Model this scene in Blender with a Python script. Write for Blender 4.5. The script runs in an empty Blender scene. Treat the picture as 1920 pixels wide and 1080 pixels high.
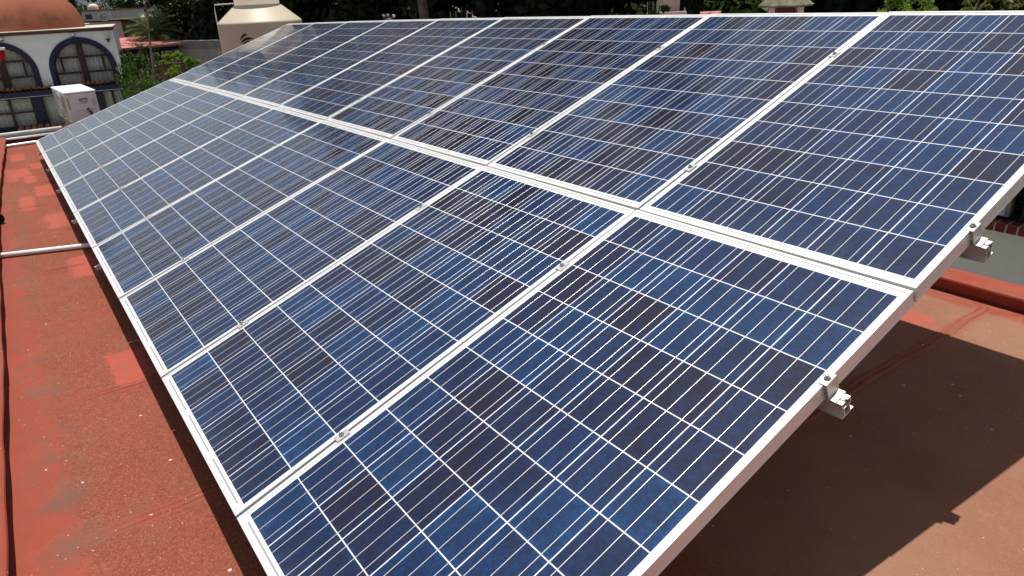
import bpy, bmesh, math, random
import numpy as np
from mathutils import Vector, Matrix

SC = bpy.context.scene
COL = SC.collection
R = math.radians

# ------------------------------------------------------------------ camera
cam_d = bpy.data.cameras.new("camera")
cam = bpy.data.objects.new("camera", cam_d); COL.objects.link(cam)
CW = Vector((0.77595, -0.24485, 1.54776))
CR = Matrix(((0.583561, -0.291253, 0.758043),
             (0.810819, 0.260749, -0.524006),
             (-0.04504, 0.920425, 0.388316)))
cam.matrix_world = Matrix.Translation(CW) @ CR.to_4x4()
FPX = 1323.84
cam_d.sensor_width = 36.0
cam_d.lens = FPX / 1920 * 36.0
cam_d.clip_start = 0.05
cam_d.clip_end = 4000
SC.camera = cam

# ------------------------------------------------------------------ light
SUN = Vector((-0.12, 0.07, 1.0)).normalized()
world = bpy.data.worlds.new("World"); SC.world = world
world.use_nodes = True
wn = world.node_tree.nodes; wl = world.node_tree.links
sky = wn.new("ShaderNodeTexSky"); sky.sky_type = 'NISHITA'; sky.sun_disc = False
sky.sun_elevation = math.asin(SUN.z)
sky.sun_rotation = math.atan2(SUN.x, SUN.y)
sky.altitude = 2200; sky.air_density = 1.6; sky.dust_density = 4.5; sky.ozone_density = 1.0
hs = wn.new("ShaderNodeHueSaturation"); hs.inputs['Saturation'].default_value = 0.45
wl.new(sky.outputs[0], hs.inputs['Color']); wl.new(hs.outputs[0], wn["Background"].inputs[0])
wn["Background"].inputs[1].default_value = 0.084
sun_d = bpy.data.lights.new("sun", 'SUN'); sun_d.energy = 4.8; sun_d.angle = R(0.5)
sun_d.color = (1.0, 0.95, 0.88)
sun = bpy.data.objects.new("sun", sun_d); COL.objects.link(sun)
sun.rotation_euler = (-SUN).to_track_quat('-Z', 'Y').to_euler()
SC.view_settings.view_transform = 'Standard'
SC.view_settings.look = 'None'
SC.view_settings.exposure = 0.0
SC.view_settings.gamma = 1.0
SC.render.engine = 'CYCLES'
SC.cycles.max_bounces = 8
SC.cycles.caustics_reflective = False
SC.cycles.caustics_refractive = False

# ------------------------------------------------------------------ pixel -> place helpers (photo pixels, 1920 wide)
def ray(px, py):
    return CR @ Vector(((px - 960) / FPX, -(py - 540) / FPX, -1.0))
def at(px, py, depth):                 # point at that depth in front of the camera
    return CW + ray(px, py) * depth
def onz(px, py, z):                    # point on the level z
    d = ray(px, py); return CW + d * ((z - CW.z) / d.z)

# ------------------------------------------------------------------ node helper
class NT:
    def __init__(s, name):
        s.m = bpy.data.materials.new(name); s.m.use_nodes = True
        s.t = s.m.node_tree; s.n = s.t.nodes; s.l = s.t.links
        s.b = s.n["Principled BSDF"]
    def put(s, sock, v):
        if isinstance(v, (int, float)): sock.default_value = v
        elif isinstance(v, (tuple, list)):
            sock.default_value = tuple(v) + ((1.0,) if len(v) == 3 and sock.type == 'RGBA' else ())
        else: s.l.new(v, sock)
    def math(s, op, a, b=0.0, c=None, clamp=False):
        n = s.n.new("ShaderNodeMath"); n.operation = op; n.use_clamp = clamp
        s.put(n.inputs[0], a); s.put(n.inputs[1], b)
        if c is not None: s.put(n.inputs[2], c)
        return n.outputs[0]
    def mix(s, f, a, b):
        n = s.n.new("ShaderNodeMix"); n.data_type = 'RGBA'
        s.put(n.inputs[0], f); s.put(n.inputs[6], a); s.put(n.inputs[7], b)
        return n.outputs[2]
    def noise(s, co, scale, detail=4, rough=0.55, dim='3D'):
        n = s.n.new("ShaderNodeTexNoise"); n.noise_dimensions = dim
        n.inputs['Scale'].default_value = scale; n.inputs['Detail'].default_value = detail
        n.inputs['Roughness'].default_value = rough
        s.l.new(co, n.inputs['Vector']); return n.outputs[0]
    def ramp(s, f, p0, p1, c0=(0, 0, 0), c1=(1, 1, 1)):
        n = s.n.new("ShaderNodeValToRGB")
        n.color_ramp.elements[0].position = p0; n.color_ramp.elements[1].position = p1
        n.color_ramp.elements[0].color = (*c0, 1); n.color_ramp.elements[1].color = (*c1, 1)
        s.l.new(f, n.inputs[0]); return n.outputs[0]
    def step(s, v, a, b):              # smooth 0..1 between a and b
        n = s.n.new("ShaderNodeMapRange"); n.interpolation_type = 'SMOOTHSTEP'
        s.put(n.inputs[0], v); n.inputs[1].default_value = a; n.inputs[2].default_value = b
        return n.outputs[0]
    def obj(s):
        return s.n.new("ShaderNodeTexCoord").outputs['Object']
    def sep(s, v):
        n = s.n.new("ShaderNodeSeparateXYZ"); s.l.new(v, n.inputs[0]); return n.outputs
    def comb(s, x, y, z):
        n = s.n.new("ShaderNodeCombineXYZ")
        for i, v in enumerate((x, y, z)): s.put(n.inputs[i], v)
        return n.outputs[0]
    def bump(s, h, strength, dist=0.01):
        n = s.n.new("ShaderNodeBump"); n.inputs['Strength'].default_value = strength
        n.inputs['Distance'].default_value = dist; s.l.new(h, n.inputs['Height']); return n.outputs[0]
    def set(s, **k):
        for a, v in k.items(): s.put(s.b.inputs[a.replace('_', ' ')], v)
        return s

def plain(name, col, rough=0.6, metal=0.0, var=0.18, scale=6.0, bump=0.15, spec=0.4):
    t = NT(name); co = t.obj()
    n = t.noise(co, scale, 6, 0.62)
    dark = tuple(c * (1 - var) for c in col); lite = tuple(min(1, c * (1 + var)) for c in col)
    t.set(Base_Color=t.ramp(n, 0.3, 0.7, dark, lite), Roughness=rough, Metallic=metal, Specular_IOR_Level=spec)
    if bump: t.set(Normal=t.bump(t.noise(co, scale * 14, 3), bump, 0.01))
    return t.m

# ------------------------------------------------------------------ solar cell material
def make_cell_material():
    t = NT("solar_cells")
    x, y, z = t.sep(t.obj())
    P = 0.1585
    inx = t.math('LESS_THAN', t.math('ABSOLUTE', x), 3 * P - 0.0015)
    iny = t.math('LESS_THAN', t.math('ABSOLUTE', y), 5 * P - 0.0015)
    gx = t.math('ADD', t.math('DIVIDE', x, P), 3.0); gy = t.math('ADD', t.math('DIVIDE', y, P), 5.0)
    ix = t.math('FLOOR', gx); iy = t.math('FLOOR', gy)
    fx = t.math('MULTIPLY', t.math('SUBTRACT', t.math('SUBTRACT', gx, ix), 0.5), P)
    fy = t.math('MULTIPLY', t.math('SUBTRACT', t.math('SUBTRACT', gy, iy), 0.5), P)
    ax = t.math('ABSOLUTE', fx); ay = t.math('ABSOLUTE', fy)
    inside = t.math('MULTIPLY', inx, iny)
    cell = t.math('MULTIPLY', inside, t.math('MULTIPLY', t.math('LESS_THAN', ax, 0.0776), t.math('LESS_THAN', ay, 0.0776)))
    # three ribbons per cell, running up the slope
    db = t.math('MINIMUM', ax, t.math('ABSOLUTE', t.math('SUBTRACT', ax, 0.0508)))
    bus = t.math('MULTIPLY', inside, t.math('LESS_THAN', db, 0.00098))
    # grey cross ribbons in the end margins
    px2 = t.math('ABSOLUTE', t.math('SUBTRACT', t.math('FLOORED_MODULO', t.math('ADD', x, 3 * P), 2 * P), P))
    dash = t.math('LESS_THAN', px2, P * 0.86)
    my = t.math('ABSOLUTE', t.math('SUBTRACT', t.math('ABSOLUTE', y), 5 * P + 0.0115))
    rib = t.math('MULTIPLY', t.math('MULTIPLY', inx, dash), t.math('LESS_THAN', my, 0.0026))
    oi = t.n.new("ShaderNodeObjectInfo")
    wv = t.n.new("ShaderNodeTexWhiteNoise"); wv.noise_dimensions = '3D'
    t.l.new(t.comb(ix, iy, t.math('MULTIPLY', oi.outputs['Random'], 137.0)), wv.inputs['Vector'])
    rnd = wv.outputs['Value']; rc = t.sep(wv.outputs['Color'])
    cr = t.n.new("ShaderNodeValToRGB"); e = cr.color_ramp.elements
    e[0].position = 0.0; e[0].color = (0.0085, 0.0075, 0.021, 1)
    e[1].position = 1.0; e[1].color = (0.0025, 0.040, 0.126, 1)
    for p, c in ((0.16, (0.0065, 0.0085, 0.034, 1)), (0.42, (0.0042, 0.0150, 0.058, 1)), (0.70, (0.0030, 0.0245, 0.088, 1))):
        q = e.new(p); q.color = c
    # crystal grain and a slow drift of tint across each cell
    loc = t.comb(t.math('ADD', x, t.math('MULTIPLY', oi.outputs['Random'], 31.0)), y, t.math('MULTIPLY', rc[1], 9.0))
    vo = t.n.new("ShaderNodeTexVoronoi"); vo.inputs['Scale'].default_value = 210; t.l.new(loc, vo.inputs['Vector'])
    vb = t.n.new("ShaderNodeTexVoronoi"); vb.inputs['Scale'].default_value = 62; t.l.new(loc, vb.inputs['Vector'])
    tone = t.math('ADD', t.math('MULTIPLY', rnd, 0.70), t.math('MULTIPLY', t.math('SUBTRACT', t.noise(loc, 11, 4), 0.36), 0.62))
    tone = t.math('ADD', tone, t.math('MULTIPLY', t.math('SUBTRACT', t.sep(vb.outputs['Color'])[0], 0.5), 0.24), clamp=True)
    t.l.new(tone, cr.inputs[0])
    grain = t.math('MULTIPLY_ADD', t.sep(vo.outputs['Color'])[0], 0.55, 0.72)
    drift = t.math('MULTIPLY_ADD', t.noise(loc, 9, 3), 0.7, 0.65)
    # lighter coating towards the cell border
    edge = t.math('MULTIPLY_ADD', t.step(t.math('MAXIMUM', ax, ay), 0.055, 0.078), 0.35, 1.0)
    k = t.math('MULTIPLY', t.math('MULTIPLY', grain, drift), edge)
    vm = t.n.new("ShaderNodeVectorMath"); vm.operation = 'SCALE'; t.l.new(cr.outputs[0], vm.inputs[0]); t.l.new(k, vm.inputs['Scale'])
    col = t.mix(cell, (0.80, 0.80, 0.79), vm.outputs[0])
    col = t.mix(rib, col, (0.42, 0.42, 0.42))
    col = t.mix(bus, col, (0.80, 0.80, 0.79))
    # thin dust and a few bird marks
    dust = t.math('MULTIPLY', t.step(t.noise(loc, 3.5, 5, 0.65), 0.42, 0.85), 0.012)
    col = t.mix(dust, col, (0.5, 0.47, 0.42))
    # dirt washed down to the lower frame edge, and small droppings
    low = t.math('MULTIPLY', t.step(y, -0.66, -0.83), t.ramp(t.noise(t.comb(t.math('MULTIPLY', x, 9.0), t.math('MULTIPLY', y, 1.6), t.math('MULTIPLY', oi.outputs['Random'], 40.0)), 4.0, 5, 0.7), 0.4, 0.75))
    col = t.mix(t.math('MULTIPLY', low, 0.07), col, (0.42, 0.38, 0.33))
    vd = t.n.new("ShaderNodeTexVoronoi"); vd.inputs['Scale'].default_value = 7; t.l.new(loc, vd.inputs['Vector'])
    rd = t.sep(vd.outputs['Color'])
    dr_ = t.math('LESS_THAN', t.math('ADD', vd.outputs['Distance'], t.math('MULTIPLY', t.noise(loc, 120, 2), 0.03)), t.math('MULTIPLY', t.math('POWER', rd[2], 7.0), 0.05))
    col = t.mix(t.math('MULTIPLY', dr_, 0.45), col, (0.6, 0.6, 0.58))
    metal = t.math('ADD', t.math('MULTIPLY', bus, 0.32), t.math('MULTIPLY', rib, 0.4))
    # solder ribbons are rounded and crumpled: tilt their normal from side to side
    lt = t.math('LESS_THAN', ax, 0.0254)
    sd_ = t.math('ADD', t.math('MULTIPLY', lt, fx), t.math('MULTIPLY', t.math('SUBTRACT', 1.0, lt), t.math('SUBTRACT', ax, 0.0508)))
    wv2 = t.comb(t.math('MULTIPLY', t.math('FLOOR', t.math('MULTIPLY', t.math('ADD', x, 1.0), 39.0)), 7.31), t.math('MULTIPLY', y, 60.0), t.math('MULTIPLY', oi.outputs['Random'], 57.0))
    a = t.math('ADD', t.math('MULTIPLY', sd_, 0.75 / 0.00098), t.math('MULTIPLY', t.math('SUBTRACT', t.noise(wv2, 1.0, 3, 0.7), 0.5), 0.4))
    vt = t.n.new("ShaderNodeVectorTransform"); vt.convert_from = 'OBJECT'; vt.convert_to = 'WORLD'; vt.vector_type = 'VECTOR'
    vt.inputs[0].default_value = (1, 0, 0)
    sc = t.n.new("ShaderNodeVectorMath"); sc.operation = 'SCALE'; t.l.new(vt.outputs[0], sc.inputs[0]); t.l.new(t.math('MULTIPLY', a, bus), sc.inputs['Scale'])
    ge = t.n.new("ShaderNodeNewGeometry")
    ad = t.n.new("ShaderNodeVectorMath"); ad.operation = 'ADD'; t.l.new(ge.outputs['Normal'], ad.inputs[0]); t.l.new(sc.outputs[0], ad.inputs[1])
    no = t.n.new("ShaderNodeVectorMath"); no.operation = 'NORMALIZE'; t.l.new(ad.outputs[0], no.inputs[0])
    t.set(Base_Color=col, Metallic=metal, Roughness=t.math('MULTIPLY_ADD', bus, -0.22, 0.5), Specular_IOR_Level=0.12, Normal=no.outputs[0],
          Coat_Weight=1.0, Coat_Roughness=t.math('MULTIPLY_ADD', t.noise(loc, 2.2, 4), 0.06, 0.055), Coat_IOR=1.48)
    return t.m

# ------------------------------------------------------------------ roof membrane material
PATCHES = [(-4.45, -0.05, 0.25, 0.08), (-5.87, -0.09, 0.26, 0.07), (-7.16, -0.07, 0.26, 0.09), (-8.6, -0.05, 0.18, 0.07),
           (-9.34, -0.21, 0.26, 0.07), (-8.29, -0.25, 0.27, 0.10), (-7.98, -0.31, 0.18, 0.04), (-7.84, -0.17, 0.2, 0.05),
           (-6.7, -0.25, 0.31, 0.05), (-2.68, -0.06, 0.22, 0.075), (-0.64, 3.08, 0.10, 0.07), (0.5, 2.9, 0.2, 0.1)]
def make_roof_material():
    t = NT("red_roof_membrane")
    co = t.obj(); x, y, z = t.sep(co)
    n1 = t.noise(co, 2.3, 6, 0.6); n2 = t.noise(co, 9, 5, 0.6); n3 = t.noise(co, 34, 4, 0.6)
    grain = t.noise(co, 240, 5, 0.85)
    wob = t.math('MULTIPLY_ADD', n2, 0.10, -0.05); wob2 = t.math('MULTIPLY_ADD', n3, 0.05, -0.025)
    w = t.math('ADD', wob, wob2)
    brown = t.mix(t.ramp(n1, 0.3, 0.7), (0.250, 0.057, 0.030), (0.200, 0.055, 0.029))
    brown = t.mix(t.math('MULTIPLY', t.ramp(grain, 0.5, 0.72), 0.2), brown, (0.40, 0.16, 0.10))
    brown = t.mix(t.math('MULTIPLY', t.ramp(t.math('SUBTRACT', 1.0, grain), 0.52, 0.72), 0.25), brown, (0.09, 0.028, 0.018))
    vg = t.n.new('ShaderNodeTexVoronoi'); vg.inputs['Scale'].default_value = 210; t.l.new(co, vg.inputs['Vector'])
    g2 = t.math('MULTIPLY_ADD', t.sep(vg.outputs['Color'])[0], 0.6, t.math('MULTIPLY', t.noise(co, 26, 4, 0.7), 0.4))
    brown = t.mix(t.math('MULTIPLY', t.ramp(g2, 0.58, 0.8), 0.5), brown, (0.40, 0.145, 0.085))
    brown = t.mix(t.math('MULTIPLY', t.ramp(t.math('SUBTRACT', 1.0, g2), 0.6, 0.82), 0.5), brown, (0.10, 0.030, 0.018))
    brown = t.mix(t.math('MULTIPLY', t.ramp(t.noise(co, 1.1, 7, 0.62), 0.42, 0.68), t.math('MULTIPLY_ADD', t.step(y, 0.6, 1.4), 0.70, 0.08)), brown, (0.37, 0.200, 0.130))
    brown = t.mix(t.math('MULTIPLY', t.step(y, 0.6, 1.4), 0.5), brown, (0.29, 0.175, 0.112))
    red = t.mix(t.ramp(n2, 0.3, 0.75), (0.335, 0.062, 0.039), (0.245, 0.062, 0.038))
    # painted strips along both kerbs
    s1 = t.step(t.math('ADD', y, w), -0.36, -0.42)
    s2 = t.step(t.math('ADD', y, w), 3.36, 3.42)
    # painted joints of the membrane sheets, one metre apart
    jx = t.math('ABSOLUTE', t.math('SUBTRACT', t.math('FLOORED_MODULO', t.math('ADD', t.math('ADD', x, 0.975), t.math('MULTIPLY', wob2, 0.6)), 1.01), 0.505))
    j = t.math('MULTIPLY', t.step(t.math('ADD', jx, t.math('MULTIPLY', wob2, 0.5)), 0.045, 0.022), 0.75)
    m = t.math('MAXIMUM', t.math('MAXIMUM', s1, s2), j)
    m = t.math('MULTIPLY', m, t.math('MULTIPLY_ADD', t.ramp(n2, 0.25, 0.6), 0.55, 0.45))
    zt = t.math('MULTIPLY', t.step(z, 0.012, 0.03), t.math('MULTIPLY_ADD', t.ramp(n1, 0.35, 0.6), 0.4, 0.6))
    m = t.math('MAXIMUM', m, zt)
    col = t.mix(m, brown, red)
    # salmon repair patches brushed on
    pm = None
    for (cx, cy, hx, hy) in PATCHES:
        dx = t.math('SUBTRACT', t.math('ABSOLUTE', t.math('SUBTRACT', x, cx)), hx)
        dy = t.math('SUBTRACT', t.math('ABSOLUTE', t.math('SUBTRACT', y, cy)), hy)
        dx = t.math('MAXIMUM', t.math('MULTIPLY_ADD', dx, 0.55, 0.045), 0.0); dy = t.math('MAXIMUM', t.math('ADD', dy, 0.035), 0.0)
        d = t.math('SUBTRACT', t.math('SQRT', t.math('ADD', t.math('MULTIPLY', dx, dx), t.math('MULTIPLY', dy, dy))), 0.04)
        pm = d if pm is None else t.math('MINIMUM', pm, d)
    pm = t.step(t.math('ADD', pm, t.math('ADD', t.math('MULTIPLY', wob, 1.0), t.math('MULTIPLY', wob2, 2.0))), 0.012, -0.016)
    col = t.mix(t.math('MULTIPLY', pm, 0.78), col, t.mix(n3, (0.46, 0.095, 0.066), (0.39, 0.084, 0.058)))
    # grey grime, mostly where the paint strip meets the field
    gr = t.math('MULTIPLY', t.ramp(t.noise(co, 6.5, 8, 0.70), 0.48, 0.66), t.math('MULTIPLY_ADD', t.step(t.math('ABSOLUTE', t.math('ADD', y, 0.42)), 0.17, 0.02), 0.60, 0.14))
    col = t.mix(gr, col, (0.13, 0.085, 0.06))
    # tide lines left by puddles
    pn = t.noise(co, 1.6, 5, 0.6)
    ring = t.step(t.math('ABSOLUTE', t.math('SUBTRACT', pn, 0.53)), 0.016, 0.002)
    col = t.mix(t.math('MULTIPLY', t.math('MULTIPLY', ring, t.ramp(t.noise(co, 3.1, 3), 0.45, 0.65)), 0.09), col, (0.40, 0.21, 0.15))
    col = t.mix(t.math('MULTIPLY', t.step(pn, 0.50, 0.66), 0.14), col, (0.30, 0.15, 0.10))
    # white splashes
    vo = t.n.new("ShaderNodeTexVoronoi"); vo.inputs['Scale'].default_value = 17; vo.inputs['Randomness'].default_value = 1.0; t.l.new(co, vo.inputs['Vector'])
    rr = t.sep(vo.outputs['Color'])
    thr = t.math('MULTIPLY', t.math('POWER', rr[0], 6.5), 0.10)
    sp = t.math('MULTIPLY', t.math('LESS_THAN', t.math('ADD', vo.outputs['Distance'], t.math('MULTIPLY', wob2, 1.6)), thr), t.math('LESS_THAN', z, 0.2))
    col = t.mix(t.math('MULTIPLY', sp, 0.8), col, (0.62, 0.58, 0.52))
    # mineral flakes, their glint painted in as pale dots
    vf = t.n.new("ShaderNodeTexVoronoi"); vf.inputs['Scale'].default_value = 55; t.l.new(co, vf.inputs['Vector'])
    rf = t.sep(vf.outputs['Color'])
    fl = t.math('LESS_THAN', vf.outputs['Distance'], t.math('MULTIPLY', t.math('POWER', rf[1], 6.0), 0.17))
    col = t.mix(t.math('MULTIPLY', fl, 0.75), col, (0.60, 0.50, 0.44))
    h = t.math('ADD', t.math('MULTIPLY', t.sep(vg.outputs['Color'])[1], 0.25), t.math('MULTIPLY', n3, 0.9))
    t.set(Base_Color=col, Roughness=t.math('MULTIPLY_ADD', m, -0.12, 0.75), Specular_IOR_Level=0.18, Normal=t.bump(h, 0.25, 0.004))
    return t.m

def brick_material(name, c1, c2, mortar, scale, w=0.24, h=0.07):
    t = NT(name); b = t.n.new("ShaderNodeTexBrick")
    x, y, z = t.sep(t.obj())
    t.l.new(t.comb(t.math('ADD', x, y), z, 0.0), b.inputs['Vector'])
    b.inputs['Color1'].default_value = (*c1, 1); b.inputs['Color2'].default_value = (*c2, 1); b.inputs['Mortar'].default_value = (*mortar, 1)
    b.inputs['Scale'].default_value = scale; b.inputs['Brick Width'].default_value = w; b.inputs['Row Height'].default_value = h
    b.inputs['Mortar Size'].default_value = 0.008
    t.set(Base_Color=b.outputs[0], Roughness=0.85); return t.m

def leaf_material(name, dark, lite, trans=0.25):
    t = NT(name)
    g = t.n.new("ShaderNodeNewGeometry")
    t.set(Base_Color=t.ramp(g.outputs['Random Per Island'], 0.0, 1.0, dark, lite), Roughness=0.55, Specular_IOR_Level=0.18)
    tr = t.n.new("ShaderNodeBsdfTranslucent"); tr.inputs[0].default_value = (*[c * 1.2 for c in lite], 1)
    mx = t.n.new("ShaderNodeMixShader"); mx.inputs[0].default_value = trans
    t.l.new(t.b.outputs[0], mx.inputs[1]); t.l.new(tr.outputs[0], mx.inputs[2])
    t.l.new(mx.outputs[0], t.n["Material Output"].inputs[0]); return t.m

def dome_material():
    t = NT("terracotta_dome"); co = t.obj(); n = t.noise(co, 1.3, 6, 0.65); x, y, z = t.sep(co)
    col = t.ramp(n, 0.3, 0.7, (0.30, 0.095, 0.052), (0.41, 0.145, 0.085))
    st = t.math('MULTIPLY', t.step(t.math('ADD', t.math('ABSOLUTE', t.math('SUBTRACT', z, 1.42)), t.math('MULTIPLY', n, 0.25)), 0.42, 0.10), t.ramp(t.noise(co, 2.1, 6, 0.7), 0.40, 0.62))
    col = t.mix(t.math('MULTIPLY', st, 0.75), col, (0.13, 0.06, 0.04))
    t.set(Base_Color=col, Roughness=0.9, Specular_IOR_Level=0.2, Normal=t.bump(t.noise(co, 26, 4), 0.4, 0.02)); return t.m
M = dict(
    cells=make_cell_material(), roof=make_roof_material(),
    frame=plain("anodised_frame", (0.80, 0.80, 0.80), 0.42, 0.38, 0.05, 12, 0.03, 0.5),
    rail=plain("mill_aluminium", (0.70, 0.69, 0.68), 0.36, 0.55, 0.10, 20, 0.04, 0.5),
    clamp=plain("clamp_aluminium", (0.62, 0.61, 0.58), 0.40, 0.5, 0.08, 25, 0.05, 0.5),
    steel=plain("stainless_bolt", (0.55, 0.54, 0.52), 0.22, 0.95, 0.08, 60, 0.0, 0.5),
    back=plain("white_backsheet", (0.72, 0.72, 0.70), 0.6),
    galv=plain("galvanised_conduit", (0.88, 0.87, 0.90), 0.25, 0.08, 0.08, 9, 0.02, 0.5),
    whitepaint=plain("white_paint", (0.72, 0.72, 0.69), 0.6),
    housewall=plain("pale_plaster", (0.80, 0.81, 0.83), 0.85, 0, 0.06, 2.5, 0.25),
    cobalt=plain("cobalt_paint", (0.012, 0.016, 0.070), 0.6, 0, 0.2, 4),
    navy=plain("dark_blue_paint", (0.012, 0.018, 0.055), 0.6, 0, 0.3, 4),
    wood=plain("dark_brown_wood", (0.040, 0.020, 0.014), 0.55, 0, 0.3, 9),
    curtain=plain("white_curtain", (0.80, 0.80, 0.76), 0.9, 0, 0.05, 3),
    dome=dome_material(),
    coping=brick_material("coping_brick", (0.10, 0.035, 0.028), (0.15, 0.05, 0.035), (0.08, 0.06, 0.055), 1.0),
    palecap=plain("pale_cap", (0.55, 0.54, 0.46), 0.85),
    tile=plain("clay_roof_tile", (0.46, 0.19, 0.085), 0.8, 0, 0.4, 5.5, 0.3),
    tilepink=plain("pink_clay_tile", (0.50, 0.20, 0.13), 0.8, 0, 0.3, 5.5, 0.3),
    brick=brick_material("red_brick", (0.24, 0.075, 0.045), (0.32, 0.11, 0.065), (0.25, 0.2, 0.17), 1.0),
    sillbrick=plain("glazed_sill_brick", (0.16, 0.028, 0.024), 0.35, 0, 0.3, 9),
    greywall=plain("grey_render", (0.70, 0.72, 0.69), 0.85, 0, 0.06, 3, 0.2),
    concrete=plain("weathered_concrete", (0.25, 0.235, 0.215), 0.9, 0, 0.3, 2.2, 0.4),
    tank=plain("beige_tank_plastic", (0.58, 0.50, 0.38), 0.48, 0, 0.05, 2, 0.05),
    black=plain("black_paint", (0.012, 0.012, 0.013), 0.5),
    acwhite=plain("off_white_enamel", (0.80, 0.80, 0.77), 0.4, 0, 0.06, 3, 0.02),
    acstain=plain("rust_stained_enamel", (0.56, 0.40, 0.32), 0.5, 0, 0.25, 5),
    acgrey=plain("grey_plastic", (0.42, 0.43, 0.43), 0.5),
    redmark=plain("red_print", (0.42, 0.04, 0.04), 0.5),
    salmon=plain("salmon_roof_paint", (0.52, 0.19, 0.155), 0.75, 0, 0.12, 3, 0.2),
    pinkwall=plain("pink_plaster", (0.66, 0.44, 0.44), 0.85, 0, 0.1, 2),
    whitewall=plain("white_plaster", (0.80, 0.80, 0.79), 0.85, 0, 0.08, 1.5),
    tealglass=plain("teal_cladding", (0.16, 0.30, 0.34), 0.3),
    darkglass=plain("dark_glass", (0.012, 0.013, 0.014), 0.12, 0, 0.1, 4, 0, 0.6),
    redcloth=plain("red_cloth", (0.50, 0.02, 0.02), 0.8),
    bark=plain("grey_brown_bark", (0.115, 0.088, 0.068), 0.95, 0, 0.45, 7, 0.9),
    moss=plain("mossy_stone", (0.20, 0.185, 0.12), 0.95, 0, 0.5, 9, 0.8),
    ground=plain("dark_earth", (0.07, 0.065, 0.045), 0.95, 0, 0.4, 0.3, 0.4),
    beige=plain("beige_plaster", (0.42, 0.35, 0.27), 0.85, 0, 0.1, 3),
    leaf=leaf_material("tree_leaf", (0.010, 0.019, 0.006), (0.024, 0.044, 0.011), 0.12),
    leafmid=leaf_material("mid_green_leaf", (0.026, 0.058, 0.010), (0.080, 0.140, 0.024)),
    leaflight=leaf_material("light_green_leaf", (0.10, 0.19, 0.02), (0.22, 0.33, 0.045), 0.35),
    leafyellow=leaf_material("yellow_green_leaf", (0.14, 0.17, 0.03), (0.26, 0.27, 0.07), 0.3),
    palm=leaf_material("palm_leaf", (0.07, 0.11, 0.03), (0.20, 0.25, 0.085)),
    petal=leaf_material("white_petal", (0.6, 0.5, 0.5), (0.8, 0.76, 0.74), 0.2),
)
def glass_material():
    t = NT("window_glass")
    gl = t.n.new("ShaderNodeBsdfGlossy"); gl.inputs['Roughness'].default_value = 0.02
    tr = t.n.new("ShaderNodeBsdfTransparent")
    fr = t.n.new("ShaderNodeFresnel"); fr.inputs[0].default_value = 1.45
    mx = t.n.new("ShaderNodeMixShader")
    t.l.new(fr.outputs[0], mx.inputs[0]); t.l.new(tr.outputs[0], mx.inputs[1]); t.l.new(gl.outputs[0], mx.inputs[2])
    t.l.new(mx.outputs[0], t.n["Material Output"].inputs[0]); return t.m
M['glass'] = glass_material()

# ------------------------------------------------------------------ object helpers
def link(name, mesh, mats, parent=None, loc=None, smooth=False):
    for m in (mats if isinstance(mats, (list, tuple)) else [mats]): mesh.materials.append(m)
    o = bpy.data.objects.new(name, mesh); COL.objects.link(o)
    if parent is not None: o.parent = parent
    if loc is not None: o.location = loc
    if smooth:
        for p in mesh.polygons: p.use_smooth = True
    return o
def tag(o, label=None, cat=None, group=None, kind=None):
    if label: o['label'] = label
    if cat: o['category'] = cat
    if group: o['group'] = group
    if kind: o['kind'] = kind
    return o
def thing(name, label, cat, loc=(0, 0, 0), rz=0.0, group=None):
    o = bpy.data.objects.new(name, None); COL.objects.link(o)
    o.location = loc; o.rotation_euler = (0, 0, rz); o.empty_display_size = 0.1
    return tag(o, label, cat, group)
def copy_tree(o, parent=None):
    c = o.copy(); COL.objects.link(c)
    if parent is not None: c.parent = parent
    for ch in [q for q in o.children]: copy_tree(ch, c)
    return c

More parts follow.
